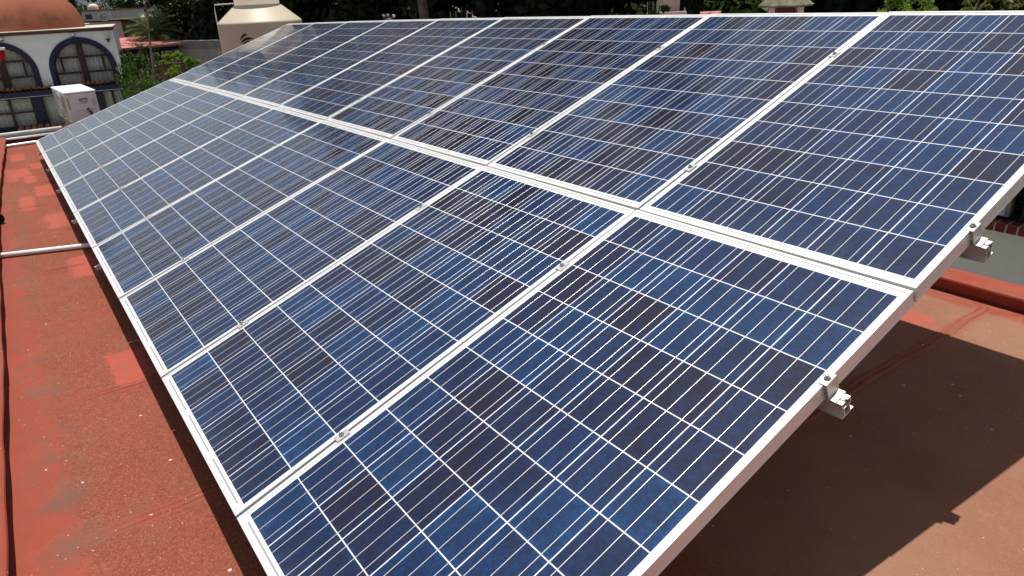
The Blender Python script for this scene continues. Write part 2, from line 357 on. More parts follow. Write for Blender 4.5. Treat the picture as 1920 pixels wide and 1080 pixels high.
class MB:
    """collects shapes and becomes one mesh object"""
    def __init__(s): s.bm = bmesh.new()
    def hexa(s, p, mi=0):              # 8 points: bottom 4 ccw, top 4 ccw
        v = [s.bm.verts.new(q) for q in p]
        for f in ((3, 2, 1, 0), (4, 5, 6, 7), (0, 1, 5, 4), (1, 2, 6, 5), (2, 3, 7, 6), (3, 0, 4, 7)):
            fc = s.bm.faces.new([v[i] for i in f]); fc.material_index = mi
        return s
    def box(s, x0, x1, y0, y1, z0, z1, fn=None, mi=0):
        p = [(x0, y0, z0), (x1, y0, z0), (x1, y1, z0), (x0, y1, z0), (x0, y0, z1), (x1, y0, z1), (x1, y1, z1), (x0, y1, z1)]
        return s.hexa([fn(*q) for q in p] if fn else p, mi)
    def bbox(s, x0, x1, y0, y1, z0, z1, r, seg=2, mi=0):   # box with rounded edges
        b = bmesh.new()
        v = [b.verts.new(q) for q in ((x0, y0, z0), (x1, y0, z0), (x1, y1, z0), (x0, y1, z0), (x0, y0, z1), (x1, y0, z1), (x1, y1, z1), (x0, y1, z1))]
        for f in ((3, 2, 1, 0), (4, 5, 6, 7), (0, 1, 5, 4), (1, 2, 6, 5), (2, 3, 7, 6), (3, 0, 4, 7)): b.faces.new([v[i] for i in f])
        bmesh.ops.bevel(b, geom=b.edges[:], offset=r, segments=seg, profile=0.5, affect='EDGES')
        s.merge(b, mi); return s
    def merge(s, b, mi=0):
        mp = {v: s.bm.verts.new(v.co) for v in b.verts}
        for f in b.faces:
            n = s.bm.faces.new([mp[v] for v in f.verts]); n.material_index = mi; n.smooth = f.smooth
        b.free()
    def tube(s, pts, rad, seg=10, cap=True, mi=0, smooth=True):
        pts = [Vector(p) for p in pts]; n = len(pts)
        rad = rad if isinstance(rad, (list, tuple)) else [rad] * n
        rings = []; up = Vector((0.013, 0.021, 1))
        for i, p in enumerate(pts):
            d = (pts[min(i + 1, n - 1)] - pts[max(i - 1, 0)]).normalized()
            a = d.cross(up)
            if a.length < 0.05: a = d.cross(Vector((1, 0.03, 0)))
            a.normalize(); b = d.cross(a)
            rings.append([s.bm.verts.new(p + (a * math.cos(2 * math.pi * k / seg) + b * math.sin(2 * math.pi * k / seg)) * rad[i]) for k in range(seg)])
        for i in range(n - 1):
            for k in range(seg):
                f = s.bm.faces.new((rings[i][k], rings[i][(k + 1) % seg], rings[i + 1][(k + 1) % seg], rings[i + 1][k])); f.smooth = smooth; f.material_index = mi
        if cap:
            for rg in (rings[0][::-1], rings[-1]):
                f = s.bm.faces.new(rg); f.material_index = mi
        return s
    def lathe(s, prof, c=(0, 0, 0), seg=40, a0=0.0, a1=2 * math.pi, mi=0, smooth=True, cap=False):
        full = abs(a1 - a0 - 2 * math.pi) < 1e-6; m = seg if full else seg + 1
        rings = []
        for (r, z) in prof:
            if r < 1e-6: rings.append([s.bm.verts.new((c[0], c[1], c[2] + z))]); continue
            rings.append([s.bm.verts.new((c[0] + r * math.cos(a0 + (a1 - a0) * k / seg), c[1] + r * math.sin(a0 + (a1 - a0) * k / seg), c[2] + z)) for k in range(m)])
        for i in range(len(prof) - 1):
            A, B = rings[i], rings[i + 1]
            for k in range(seg):
                k2 = (k + 1) % m
                if len(A) == 1 and len(B) == 1: continue
                if len(A) == 1: f = s.bm.faces.new((A[0], B[k2], B[k]))
                elif len(B) == 1: f = s.bm.faces.new((A[k], A[k2], B[0]))
                else: f = s.bm.faces.new((A[k], A[k2], B[k2], B[k]))
                f.smooth = smooth; f.material_index = mi
        if cap:
            for rg in (rings[0][::-1], rings[-1]):
                if len(rg) > 2: s.bm.faces.new(rg)
        return s
    def poly(s, pts, mi=0):
        f = s.bm.faces.new([s.bm.verts.new(p) for p in pts]); f.material_index = mi; return s
    def prism(s, pts, off, mi=0):      # flat outline pushed along off
        off = Vector(off); a = [s.bm.verts.new(p) for p in pts]; b = [s.bm.verts.new(Vector(p) + off) for p in pts]
        fs = [s.bm.faces.new(a[::-1]), s.bm.faces.new(b)]
        n = len(a)
        for i in range(n): fs.append(s.bm.faces.new((a[i], a[(i + 1) % n], b[(i + 1) % n], b[i])))
        for f in fs: f.material_index = mi
        return s
    def build(s, name, mats, parent=None, loc=None, fix=True, bevel=0.0):
        if bevel: bmesh.ops.bevel(s.bm, geom=s.bm.edges[:], offset=bevel, segments=1, affect='EDGES')
        if fix: bmesh.ops.recalc_face_normals(s.bm, faces=s.bm.faces[:])
        me = bpy.data.meshes.new(name); s.bm.to_mesh(me); s.bm.free()
        return link(name, me, mats, parent, loc)

ORD = ["first", "second", "third", "fourth", "fifth", "sixth", "seventh", "eighth", "ninth"]

# ------------------------------------------------------------------ the slope of the array (slightly twisted, as built on site)
TILT = R(20.5); H0 = 0.21; VP = 1.66066
cT, sT = math.cos(TILT), math.sin(TILT)
def PW(u, v, h=0.0):                   # u away along the array, v up the slope, h above the panel faces
    w = -0.0114 * max(v - VP, 0) - 0.0553 * 0.02 * u * (9 - u) + 0.4091 * 0.01 * u * v - h
    return Vector((-u, v * cT + w * sT, v * sT - w * cT + H0))
def slope_axes(u, v):
    e = 0.3
    ex = (PW(u - e, v) - PW(u + e, v)).normalized()
    ey = (PW(u, v + e * .5 if v < VP else v + e) - PW(u, v - e * .5 if v < VP else v - e)); ey = (ey - ex * ey.dot(ex)).normalized()
    ez = ex.cross(ey)
    return Matrix((ex, ey, ez)).transposed()
def slope_matrix(u, v, h=0.0):
    return Matrix.Translation(PW(u, v, h)) @ slope_axes(u, v).to_4x4()

# ------------------------------------------------------------------ ground and our own building
g = MB(); g.poly([(-1800, -1800, -5.6), (1800, -1800, -5.6), (1800, 1800, -5.6), (-1800, 1800, -5.6)])
tag(g.build("ground", M['ground']), kind="structure")

ct = MB(); ct.poly([(-24.2, -14, -5.59), (-11.1, -14, -5.59), (-11.1, 4.2, -5.59), (-24.2, 4.2, -5.59)]); tag(ct.build("bounce_paving", M['palecap']), kind="structure")  # unseen pale paving, added to bounce sunlight onto the house front
rf = MB()
rng = random.Random(5)
def grid_sheet(mb, x0, x1, y0, y1, nx, ny, zf):
    vs = [[mb.bm.verts.new((x0 + (x1 - x0) * i / nx, y0 + (y1 - y0) * j / ny, zf(x0 + (x1 - x0) * i / nx, y0 + (y1 - y0) * j / ny))) for j in range(ny + 1)] for i in range(nx + 1)]
    for i in range(nx):
        for j in range(ny): mb.bm.faces.new((vs[i][j], vs[i + 1][j], vs[i + 1][j + 1], vs[i][j + 1]))
grid_sheet(rf, -11.02, 4.0, -2.2, 3.7, 60, 24, lambda x, y: 0.0)
# overlapping membrane joints: two low painted ridges with a crack between
for k in range(-11, 4):
    xc = -0.47 + 1.01 * k
    for off, wd, hh in ((-0.016, 0.012, 0.0030), (0.013, 0.016, 0.0045)):
        pts = []
        for j in range(40):
            yy = -0.50 + 3.95 * j / 39
            wob = 0.006 * math.sin(yy * 7 + k) + 0.004 * math.sin(yy * 23 + 2 * k)
            fade = min(1.0, max(0.0, (yy + 0.44) * 4))
            pts.append((xc + off + wob, yy, wd * (0.8 + 0.3 * math.sin(yy * 11 + k * 3)), hh * (0.6 + 0.5 * abs(math.sin(yy * 5 + k))) * fade + 0.001))
        prev = None
        for (xx, yy, ww, h2) in pts:
            ring = [rf.bm.verts.new((xx + ww * a, yy, -0.002 + (h2 + 0.002) * b)) for a, b in ((-1, 0), (-0.55, 0.75), (0, 1), (0.55, 0.75), (1, 0))]
            if prev:
                for q in range(4): rf.bm.faces.new((prev[q], prev[q + 1], ring[q + 1], ring[q]))
            prev = ring
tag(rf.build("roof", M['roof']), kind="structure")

def wobble_curb(name, x0, x1, yin, yout, z, label, seed, amp=0.006, yend=None):
    mb = MB(); rg = random.Random(seed); n = int(abs(x1 - x0) / 0.05)
    prev = None
    ya = yin; yb = yin if yend is None else yend
    sg = 1 if yin > yout else -1
    for i in range(n + 1):
        x = x0 + (x1 - x0) * i / n
        yin = ya + (yb - ya) * i / n
        d = amp * (0.5 * math.sin(x * 2.1 + seed) + 0.35 * math.sin(x * 5.3 + seed * 2) + 0.25 * math.sin(x * 13 + seed)); e = amp * 0.4 * math.sin(x * 3.7 + seed)
        prof = [(yin + d - 0.026 * sg, -0.001), (yin + d - 0.014 * sg, z * 0.6), (yin + d, z - 0.012 + e), (yin + d - 0.003 * sg, z - 0.004 + e), (yin + d - 0.012 * sg, z + e), (yout, z + e * 0.3), (yout, -0.3)]
        ring = [mb.bm.verts.new((x, a, b)) for a, b in prof]
        if prev:
            for q in range(len(prof) - 1): mb.bm.faces.new((prev[q], prev[q + 1], ring[q + 1], ring[q]))
        prev = ring
    o = mb.build(name, M['roof']); tag(o, label, "roof kerb"); return o
wobble_curb("roof_kerb", -6.08, 3.0, -0.462, -1.8, 0.110, "red painted roof kerb along the left edge, nearest the camera", 2, 0.006, -0.650)
wobble_curb("roof_kerb", -10.55, -6.0801, -0.26, -1.6, 0.09, "lower red painted kerb running on behind the dark drain mouth", 3, 0.006, -0.474)
wobble_curb("roof_kerb", -10.9, 3.2, 3.497, 3.66, 0.078, "red painted roof kerb with white splashes beside the grey wall", 4, 0.004)
fk = MB(); fk.box(-11.0, -10.60, -0.42, 3.45, -0.3, 0.05)
tag(fk.build("roof_kerb", M['roof'], bevel=0.008), "dark red kerb across the far end of the roof under the pale gutter", "roof kerb")

dr = thing("drain_outlet", "dark round drain mouth at the foot of the left red kerb", "drain", (-6.08, -0.478, 0.0))
d = MB(); d.tube([(-0.14, -0.03, 0.050), (0.02, 0, 0.048)], [0.046, 0.048], 18, False); d.build("pipe", M['roof'], dr)
d = MB(); d.lathe([(0.0, 0), (0.05, 0)], seg=18)
dm = d.build("opening", M['black'], dr); dm.rotation_euler = (0, R(90), 0); dm.location = (0.018, 0, 0.048); dm.scale = (0.92, 0.92, 1)

# walls below the roof
bw = MB()
bw.box(-11.02, 4.0, -2.2, 3.66, -5.6, -0.305)
bw.box(-12.0, -11.021, 2.5, 4.6, -5.6, 0.0)
tag(bw.build("house_wall", M['concrete']), "plain lower house wall carrying the red roof and the array", "building")

# ------------------------------------------------------------------ solar panels
PWID, PLEN = 0.992, 1.650
fr = MB()
prof = [(0.0006, 0.0), (0.011, 0.0), (0.011, -0.0060), (0.0022, -0.0062), (0.0022, -0.0442), (0.026, -0.0442), (0.026, -0.046), (-0.0014, -0.046), (-0.0014, -0.0415), (0.0, -0.0398), (0.0, -0.0008)]
rings = []
for (dd, zz) in prof:
    a, b = PWID / 2 - dd, PLEN / 2 - dd
    rings.append([fr.bm.verts.new(q) for q in ((-a, -b, zz), (a, -b, zz), (a, b, zz), (-a, b, zz))])
for i in range(len(prof)):
    A, B = rings[i], rings[(i + 1) % len(prof)]
    for k in range(4): fr.bm.faces.new((A[k], A[(k + 1) % 4], B[(k + 1) % 4], B[k]))
panel0 = thing("solar_panel", "", "solar panel", group="solar panels of the tilted array")
fr.build("frame", M['frame'], panel0)
pn = MB(); a, b = PWID / 2 - 0.0030, PLEN / 2 - 0.0030
pn.box(-a, a, -b, b, -0.0058, -0.0022)
for f in pn.bm.faces: f.material_index = 0 if f.calc_center_median().z > -0.003 else 1
pn.build("cell_pane", [M['cells'], M['back']], panel0)
jb = MB(); jb.bbox(-0.055, 0.055, 0.66, 0.75, -0.028, -0.0062, 0.004, 1); jb.build("junction_box", M['black'], panel0)

DL = [.0003, -.0029, -.0033, -.0004, .0055, 0, 0, .0003, -.0001, -.0003]
DU = [.0003, -.0064, -.0065, -.0062, 0, 0, 0, .0003, .0008, .0028]
first = True
for row in (0, 1):
    for k in range(9):
        ds = (DL, DU)[row]
        uc = 0.998 * (k + 0.5) + 0.5 * (ds[k] + ds[k + 1]) - (0.0035 if k == 0 else 0)
        vc = PLEN / 2 + 0.001 if row == 0 else VP - 0.001 + PLEN / 2
        o = panel0 if first else copy_tree(panel0); first = False
        o.matrix_world = slope_matrix(uc, vc)
        where = "nearest the camera" if k == 0 else ("farthest from the camera" if k == 8 else f"{ORD[k]} from the near end")
        o['label'] = f"blue solar panel in the {('lower', 'upper')[row]} row, {where}"

# ------------------------------------------------------------------ rails
RAILS = [0.358, 1.275, 1.950, 2.885]
RNAME = ["lower row's lower rail", "lower row's upper rail", "upper row's lower rail", "upper row's upper rail"]
def rail_obj(v):
    # profile (dv, h): bottom flange, web, channel with two lips
    parts = [(-0.024, 0.024, -0.092, -0.0885), (-0.0125, -0.0095, -0.0884, -0.0660), (0.0095, 0.0125, -0.0884, -0.0660),
             (-0.018, 0.018, -0.0659, -0.0632), (-0.018, -0.0152, -0.0631, -0.0500), (0.0152, 0.018, -0.0631, -0.0500),
             (-0.018, -0.0055, -0.0499, -0.0466), (0.0055, 0.018, -0.0499, -0.0466)]
    us = [-0.045] + [0.5 * i for i in range(0, 18)] + [9.05]
    mb = MB(); o0 = PW(us[0], v)
    for (a, b, h0, h1) in parts:
        prev = None
        for u in us:
            ring = [mb.bm.verts.new(PW(u, v + dv, h) - o0) for dv, h in ((a, h0), (b, h0), (b, h1), (a, h1))]
            if prev:
                for q in range(4): mb.bm.faces.new((prev[q], prev[(q + 1) % 4], ring[(q + 1) % 4], ring[q]))
            else: mb.bm.faces.new(ring[::-1])
            prev = ring
        mb.bm.faces.new(prev)
    return mb.build("mounting_rail", M['rail'], None, o0)
for i, v in enumerate(RAILS):
    tag(rail_obj(v), f"silver aluminium mounting rail under the array, {RNAME[i]}", "mounting rail", "mounting rails under the panels")

# ------------------------------------------------------------------ clamps
def bolt(mb, x, y, z):
    mb.lathe([(0.0, 0.0015), (0.0085, 0.0015), (0.0085, 0.0)], (x, y, z), 16)
    mb.lathe([(0.0, 0.0075), (0.0058, 0.0075), (0.0066, 0.0068), (0.0066, 0.0014)], (x, y, z), 6, smooth=False)
    mb.lathe([(0.0, 0.0125), (0.0030, 0.0125), (0.0036, 0.0118), (0.0036, 0.0074)], (x, y, z), 10)
    return mb
mid0 = thing("mid_clamp", "", "clamp", group="mid clamps bolted over the panel seams")
c = MB(); c.bbox(-0.0145, 0.0145, -0.023, 0.023, 0.0008, 0.0040, 0.0010, 1); c.build("clamp_plate", M['clamp'], mid0)
c = MB(); bolt(c, 0, 0, 0.0039); c.build("bolt", M['steel'], mid0)
c = MB(); c.tube([(0, 0, 0.0007), (0, 0, -0.048)], 0.003, 8); c.build("bolt_shank", M['steel'], mid0)
first = True
for i, v in enumerate(RAILS):
    for k in range(1, 9):
        ds = DL if i < 2 else DU
        u = 0.998 * k + ds[k] - (0.0017 if k == 1 else 0)
        o = mid0 if first else copy_tree(mid0); first = False
        vv = v + (-0.004, 0.003, 0.002, -0.001, 0.004, 0, -0.003, 0.002)[(k + i) % 8]
        o.matrix_world = slope_matrix(u, vv) @ Matrix.Rotation(R((2.5, -3, 1, -1.5, 3, 0, 2, -2)[(k * 3 + i) % 8]), 4, 'Z')
        o['label'] = f"silver mid clamp on the {ORD[k - 1]} seam from the near end, {RNAME[i]}"

end0 = thing("end_clamp", "", "clamp", group="end clamps on the ends of the rails")
c = MB()   # local x points outward from the array end; frame side at x = 0
sec = [(-0.0120, 0.0006), (-0.0120, 0.0034), (0.0085, 0.0034), (0.0105, 0.0014), (0.0120, -0.0420), (0.0290, -0.0425), (0.0290, -0.0458), (0.0092, -0.0458), (0.0076, 0.0006)]
c.prism([(x, -0.021, z) for x, z in sec], (0, 0.042, 0)); c.build("clamp_body", M['clamp'], end0)
c = MB(); bolt(c, -0.0015, 0, 0.0033); c.build("bolt", M['steel'], end0)
c = MB(); c.box(0.0295, 0.040, -0.0046, 0.0046, -0.0600, -0.0445); c.build("rail_nut", M['rail'], end0, bevel=0.001)
first = True
for i, v in enumerate(RAILS):
    for far in (0, 1):
        ds = DL if i < 2 else DU
        u = (0.998 * 0.5 + 0.5 * (ds[0] + ds[1]) - 0.0035 - PWID / 2) if not far else 0.998 * 8.5 + 0.5 * (ds[8] + ds[9]) + PWID / 2
        o = end0 if first else copy_tree(end0); first = False
        o.matrix_world = slope_matrix(u, v) @ Matrix.Rotation(math.pi if far else 0, 4, 'Z')
        o['label'] = f"silver stepped clamp at the {('near', 'far')[far]} end of the array, {RNAME[i]}"

# ------------------------------------------------------------------ supports under the array
SUP = [1.32, 2.36, 3.95, 5.20, 6.42, 7.55, 8.70]
for i, u in enumerate(SUP):
    p0 = PW(u, -0.045, -0.105)
    s = thing("support_frame", f"triangular aluminium support under the array, {ORD[i]} from the near end", "support frame", (-u, 0, 0), 0, "support frames under the array")
    o = Vector((-u, 0, 0))
    def bar(a, b, w, hh, name, par, bev=0.0):
        a, b = Vector(a), Vector(b); dv = (b - a).normalized(); sx = Vector((1, 0, 0)); up = sx.cross(dv).normalized()
        mb = MB(); q = []
        for p in (a, b):
            q.append([p - sx * w - up * hh, p + sx * w - up * hh, p + sx * w + up * hh, p - sx * w + up * hh])
        A, B = q
        mb.hexa([A[0], A[1], B[1], B[0], A[3], A[2], B[2], B[3]])
        return mb.build(name, M['rail'], par)
    bar(PW(u, -0.05 if i > 1 else 0.03, -0.106) - o, PW(u, 3.12, -0.106) - o, 0.011, 0.0125, "slope_beam", s)
    top = PW(u, 2.95, -0.135) - o
    bar((0.028, top.y, 0.006), (0.028, top.y, top.z + 0.035), 0.015, 0.015, "rear_leg", s)
    midp = PW(u, 1.55, -0.135) - o
    bar((-0.028, midp.y, 0.006), (-0.028, midp.y, midp.z + 0.035), 0.018, 0.018, "middle_leg", s)
    lo = PW(u, 0.14, -0.135) - o
    bar((0.028, lo.y, 0.006), (0.028, lo.y, lo.z + 0.03), 0.018, 0.018, "front_leg", s)
    for (fy, nm) in ((top.y, 1), (midp.y, -1), (lo.y, 1)):
        mb = MB(); mb.box(0.028 * nm - 0.05, 0.028 * nm + 0.05, fy - 0.05, fy + 0.05, 0.001, 0.0055); mb.build("foot_plate", M['rail'], s)

# ------------------------------------------------------------------ conduits lying across the roof
def conduit(p, r, label, name="conduit", sag=0.0):
    mb = MB(); mb.tube(p, r, 14); o = mb.build(name, M['galv']); tag(o, label, "conduit"); return o
def lay(a, b, z):
    p, q = onz(a[0], a[1], z), onz(b[0], b[1], z); return [p + (p - q) * 1.5, p, q, q + (q - p).normalized() * 0.12]
conduit(lay((0, 479), (160, 460.5), 0.021), 0.017, "bright metal conduit across the red roof, nearer the camera")
conduit(lay((0, 276), (68, 266), 0.022), 0.020, "bright metal conduit on the red roof at the far corner of the array")
gt = thing("roof_gutter", "pale metal gutter with two raised lips along the far roof kerb", "gutter", (-10.75, 0.0, 0.0505))
b = MB(); b.box(-0.15, 0.23, -1.6, 0.36, 0.0, 0.008); b.build("channel", M['acgrey'], gt)
b = MB(); b.tube([(-0.13, -1.6, 0.03), (-0.14, 0.40, 0.032)], 0.021, 10); b.build("lip", M['whitepaint'], gt)
b = MB(); b.tube([(0.215, -1.6, 0.012), (0.20, 0.33, 0.012)], 0.013, 10); b.build("lip", M['whitepaint'], gt)
b = MB(); b.box(-0.09, 0.06, -1.6, 0.35, 0.0081, 0.016); b.build("painted_shadow", M['black'], gt)  # solid black strip standing in for shade between the lips

# ------------------------------------------------------------------ air conditioner
z_ac = 0.468; GZ0 = -5.6
c0 = onz(118, 174, z_ac); c1 = onz(174, 170.6, z_ac); c2 = onz(92, 161, z_ac)
ey = c2 - c0; ey.z = 0; ey.normalize(); ex = Vector((ey.y, -ey.x, 0)); wid = 0.415
dep = 1.25
ac = thing("air_conditioner", "white outdoor air conditioner unit standing behind the far end of the array", "air conditioner", (c0.x, c0.y, 0.0), math.atan2(ex.y, ex.x))
# local x along the near end panel, local y away from the camera
b = MB(); b.box(0.05, wid - 0.05, 0.08, dep - 0.05, GZ0, -0.0005); b.build("pedestal", M["concrete"], ac)
b = MB(); b.bbox(0, wid, 0, dep, 0.03, z_ac - 0.03, 0.018, 2); b.build("casing", M['acwhite'], ac)
b = MB(); b.bbox(-0.008, wid + 0.008, -0.008, dep + 0.008, z_ac - 0.029, z_ac, 0.012, 2); b.build("top_cover", M['acwhite'], ac)
b = MB(); b.bbox(0.10, wid - 0.05, -0.012, 0.006, 0.20, z_ac - 0.06, 0.006, 2); b.build("service_cover", M['acwhite'], ac)
b = MB(); b.lathe([(0.0, 0.0), (0.055, 0.0), (0.062, 0.006), (0.055, 0.010)], seg=24, a0=math.pi, a1=2 * math.pi); hd = b.build("handle", M['acgrey'], ac)
hd.rotation_euler = (R(90), 0, 0); hd.location = (wid * 0.55, -0.013, z_ac - 0.115)
b = MB(); b.box(wid * 0.55 - 0.055, wid * 0.55 + 0.055, -0.016, -0.0125, z_ac - 0.116, z_ac - 0.106); b.build("handle_slot", M['wood'], ac)
b = MB(); b.box(-0.0045, -0.0015, 0.04, dep - 0.04, 0.06, z_ac - 0.06); b.build("front_panel", M['acstain'], ac)
b = MB(); gy, gz = dep * 0.45, 0.235
for rr in (0.03, 0.06, 0.09, 0.12, 0.15, 0.185):
    b.tube([(-0.014, gy + rr * 1.9 * math.cos(a), gz + rr * math.sin(a)) for a in [2 * math.pi * q / 40 for q in range(41)]], 0.004, 6, False)
for q in range(8):
    a = q * math.pi / 8; b.tube([(-0.014, gy + 0.35 * math.cos(a), gz + 0.185 * math.sin(a)), (-0.014, gy - 0.35 * math.cos(a), gz - 0.185 * math.sin(a))], 0.0035, 6)
b.build("fan_grille", M['whitepaint'], ac)
b = MB()
b.lathe([(0, 0), (0.17, 0)], seg=30); fo = b.build("fan_opening", M['black'], ac); fo.rotation_euler = (0, R(-90), 0); fo.scale = (1.05, 2.0, 1); fo.location = (-0.0065, gy, gz)
b = MB()
for q in range(7): b.box(0.022, 0.040, -0.0035, -0.0012, z_ac - 0.10 - q * 0.024, z_ac - 0.085 - q * 0.024)
b.build("red_lettering", M['redmark'], ac)
b = MB()
for q in range(6):
    for w_ in range(3): b.box(wid - 0.085 + w_ * 0.018, wid - 0.073 + w_ * 0.018, -0.0145, -0.0125, z_ac - 0.14 - q * 0.014, z_ac - 0.134 - q * 0.014)
b.build("small_print", M['acgrey'], ac)
b = MB(); b.tube([(wid * 0.62, -0.012, 0.215), (wid * 0.68, -0.045, 0.16), (wid * 0.75, -0.05, 0.05)], 0.017, 10); b.build("hose", M['black'], ac)
b = MB(); b.box(0.03, wid - 0.03, 0.05, 0.12, 0.0, 0.0295); b.box(0.03, wid - 0.03, dep - 0.12, dep - 0.05, 0.0, 0.0295); b.build("feet", M['black'], ac)

# ------------------------------------------------------------------ water tank
tc = at(487.5, 40, 10.5); tk = thing("water_tank", "beige plastic water tank with a black leaf mark behind the array's far corner", "water tank", (tc.x, tc.y, 0.0))
tr = 0.598
b = MB(); b.lathe([(0.0, 0.001), (tr - 0.05, 0.001), (tr - 0.02, 0.05), (tr - 0.012, 0.3), (tr - 0.006, 0.8), (tr, 1.20), (tr + 0.004, 1.272), (tr + 0.002, 1.288), (tr - 0.014, 1.304), (0.335, 1.512), (0.318, 1.522), (0.316, 1.72), (0.29, 1.74), (0.0, 1.742)], seg=64)
b.build("tank_body", M['tank'], tk)
b = MB(); b.lathe([(0.335, 1.73), (0.342, 1.735), (0.342, 1.80), (0.32, 1.815), (0.0, 1.83)], seg=48); b.build("tank_lid", M['tank'], tk)
va = math.atan2(CW.y - tc.y, CW.x - tc.x)     # side that faces the camera
def swoosh(cz, w, hgt, thick, ang, tilt):
    mb = MB(); n = 14; rows = []
    for i in range(n + 1):
        s_ = i / n * 2 - 1
        top = cz + hgt * (1 - s_ * s_) + tilt * s_
        th = thick * (1 - abs(s_) ** 2.4) + 0.002
        aa = ang + s_ * w / tr
        rr = tr + 0.003
        rows.append([mb.bm.verts.new((rr * math.cos(aa), rr * math.sin(aa), top)), mb.bm.verts.new((rr * math.cos(aa), rr * math.sin(aa), top - th))])
    for i in range(n): mb.bm.faces.new((rows[i][0], rows[i + 1][0], rows[i + 1][1], rows[i][1]))
    o = mb.build("leaf_mark", M['black'], tk, fix=False)
    return o
LA = va - 0.42
swoosh(1.105, 0.062, 0.035, 0.034, LA - 0.03, 0.036)
swoosh(1.053, 0.098, 0.045, 0.034, LA + 0.04, 0.026)
swoosh(1.000, 0.098, 0.045, 0.036, LA + 0.03, 0.026)
swoosh(0.945, 0.085, 0.04, 0.036, LA + 0.01, 0.02)
pr = MB(); a_ = va - 1.78; px_, py_ = (tr + 0.02) * math.cos(a_), (tr + 0.02) * math.sin(a_)
pr.tube([(px_, py_, 0.05), (px_, py_, 1.44), (px_ * 0.98, py_ * 0.98, 1.545), (px_ * 0.5, py_ * 0.5, 1.550)], 0.009, 8); pr.build("vent_pipe", M['whitepaint'], tk)

# ------------------------------------------------------------------ house with the dome
FA = Vector((-24.41227, -0.12427, 0.0)); FE = Vector((0.16629, 0.98608, 0)); FN = Vector((0.98608, -0.16629, 0))
house = thing("domed_house", "pale house with cobalt blue arched windows and a terracotta dome", "house", FA, math.atan2(FE.y, FE.x))
# local x along the facade, local -y towards the camera, z world level
def arch(s, c, r): return math.sqrt(max(r * r - (s - c) ** 2, 0.0))
ARC = [0.26, 2.26]; RO, RI = 0.865, 0.755
ZB, ZT = -0.42, 1.0
wl_ = MB(); N = 150; s0, s1 = -1.9, 3.24
def wall_bottom(s):
    for c in ARC:
        if abs(s - c) < RI: return arch(s, c, RI)
    return ZB
ss = sorted(set([s0 + (s1 - s0) * i / N for i in range(N + 1)] + [c + k * RI * (1 - 1e-5) for c in ARC for k in (-1, 1)] + [c + k * RI * (1 + 1e-5) for c in ARC for k in (-1, 1)]))
pf = None
for s in ss:
    zb = wall_bottom(s)
    ring = [wl_.bm.verts.new(q) for q in ((s, 0, zb), (s, 0, ZT), (s, 0.24, ZT), (s, 0.24, zb))]
    if pf:
        for q in range(4): wl_.bm.faces.new((pf[q], pf[(q + 1) % 4], ring[(q + 1) % 4], ring[q]))
    else: wl_.bm.faces.new(ring[::-1])
    pf = ring
wl_.bm.faces.new(pf)
wl_.box(s1 - 0.24, s1, 0.2402, 4.0, -5.6, ZT)          # right side wall
wl_.box(s0, s0 + 0.24, 0.2402, 4.0, -5.6, ZT)
wl_.box(s0, s1, 4.0002, 4.24, -5.6, ZT)
wl_.build("upper_wall", M['housewall'], house)
b = MB(); b.box(s0 - 0.02, s1 + 0.02, -0.055, 0.30, ZT + 0.0005, ZT + 0.082); b.build("brick_coping", M['coping'], house)
b = MB(); b.box(s0 - 0.02, s1 + 0.0, 0.03, 4.24, ZT + 0.0825, ZT + 0.10); b.build("roof_slab", M['palecap'], house)
# dome
dc = Vector((0.93, 2.35)); b = MB()
b.lathe([(1.50 * math.cos(a), 1.26 * math.sin(a)) for a in [math.pi / 2 * i / 26 for i in range(27)]], (dc.x, dc.y, ZT + 0.1005), 64); dm = b.build("dome", M['dome'], house)
def strip_arch(mb, c, r0, r1, y0, y1, zb):
    pts = []
    pts.append((c - r0, zb, c - r1)); n = 40
    rows = [((c - r0, zb), (c - r1, zb))]
    for i in range(n + 1):
        a = math.pi * (1 - i / n); rows.append(((c + r0 * math.cos(a), r0 * math.sin(a)), (c + r1 * math.cos(a), r1 * math.sin(a))))
    rows.append(((c + r0, zb), (c + r1, zb)))
    prev = None
    for (o_, i_) in rows:
        ring = [mb.bm.verts.new(q) for q in ((o_[0], y0, o_[1]), (i_[0], y0, i_[1]), (i_[0], y1, i_[1]), (o_[0], y1, o_[1]))]
        if prev:
            for q in range(4): mb.bm.faces.new((prev[q], prev[(q + 1) % 4], ring[(q + 1) % 4], ring[q]))
        else: mb.bm.faces.new(ring[::-1])
        prev = ring
    mb.bm.faces.new(prev)
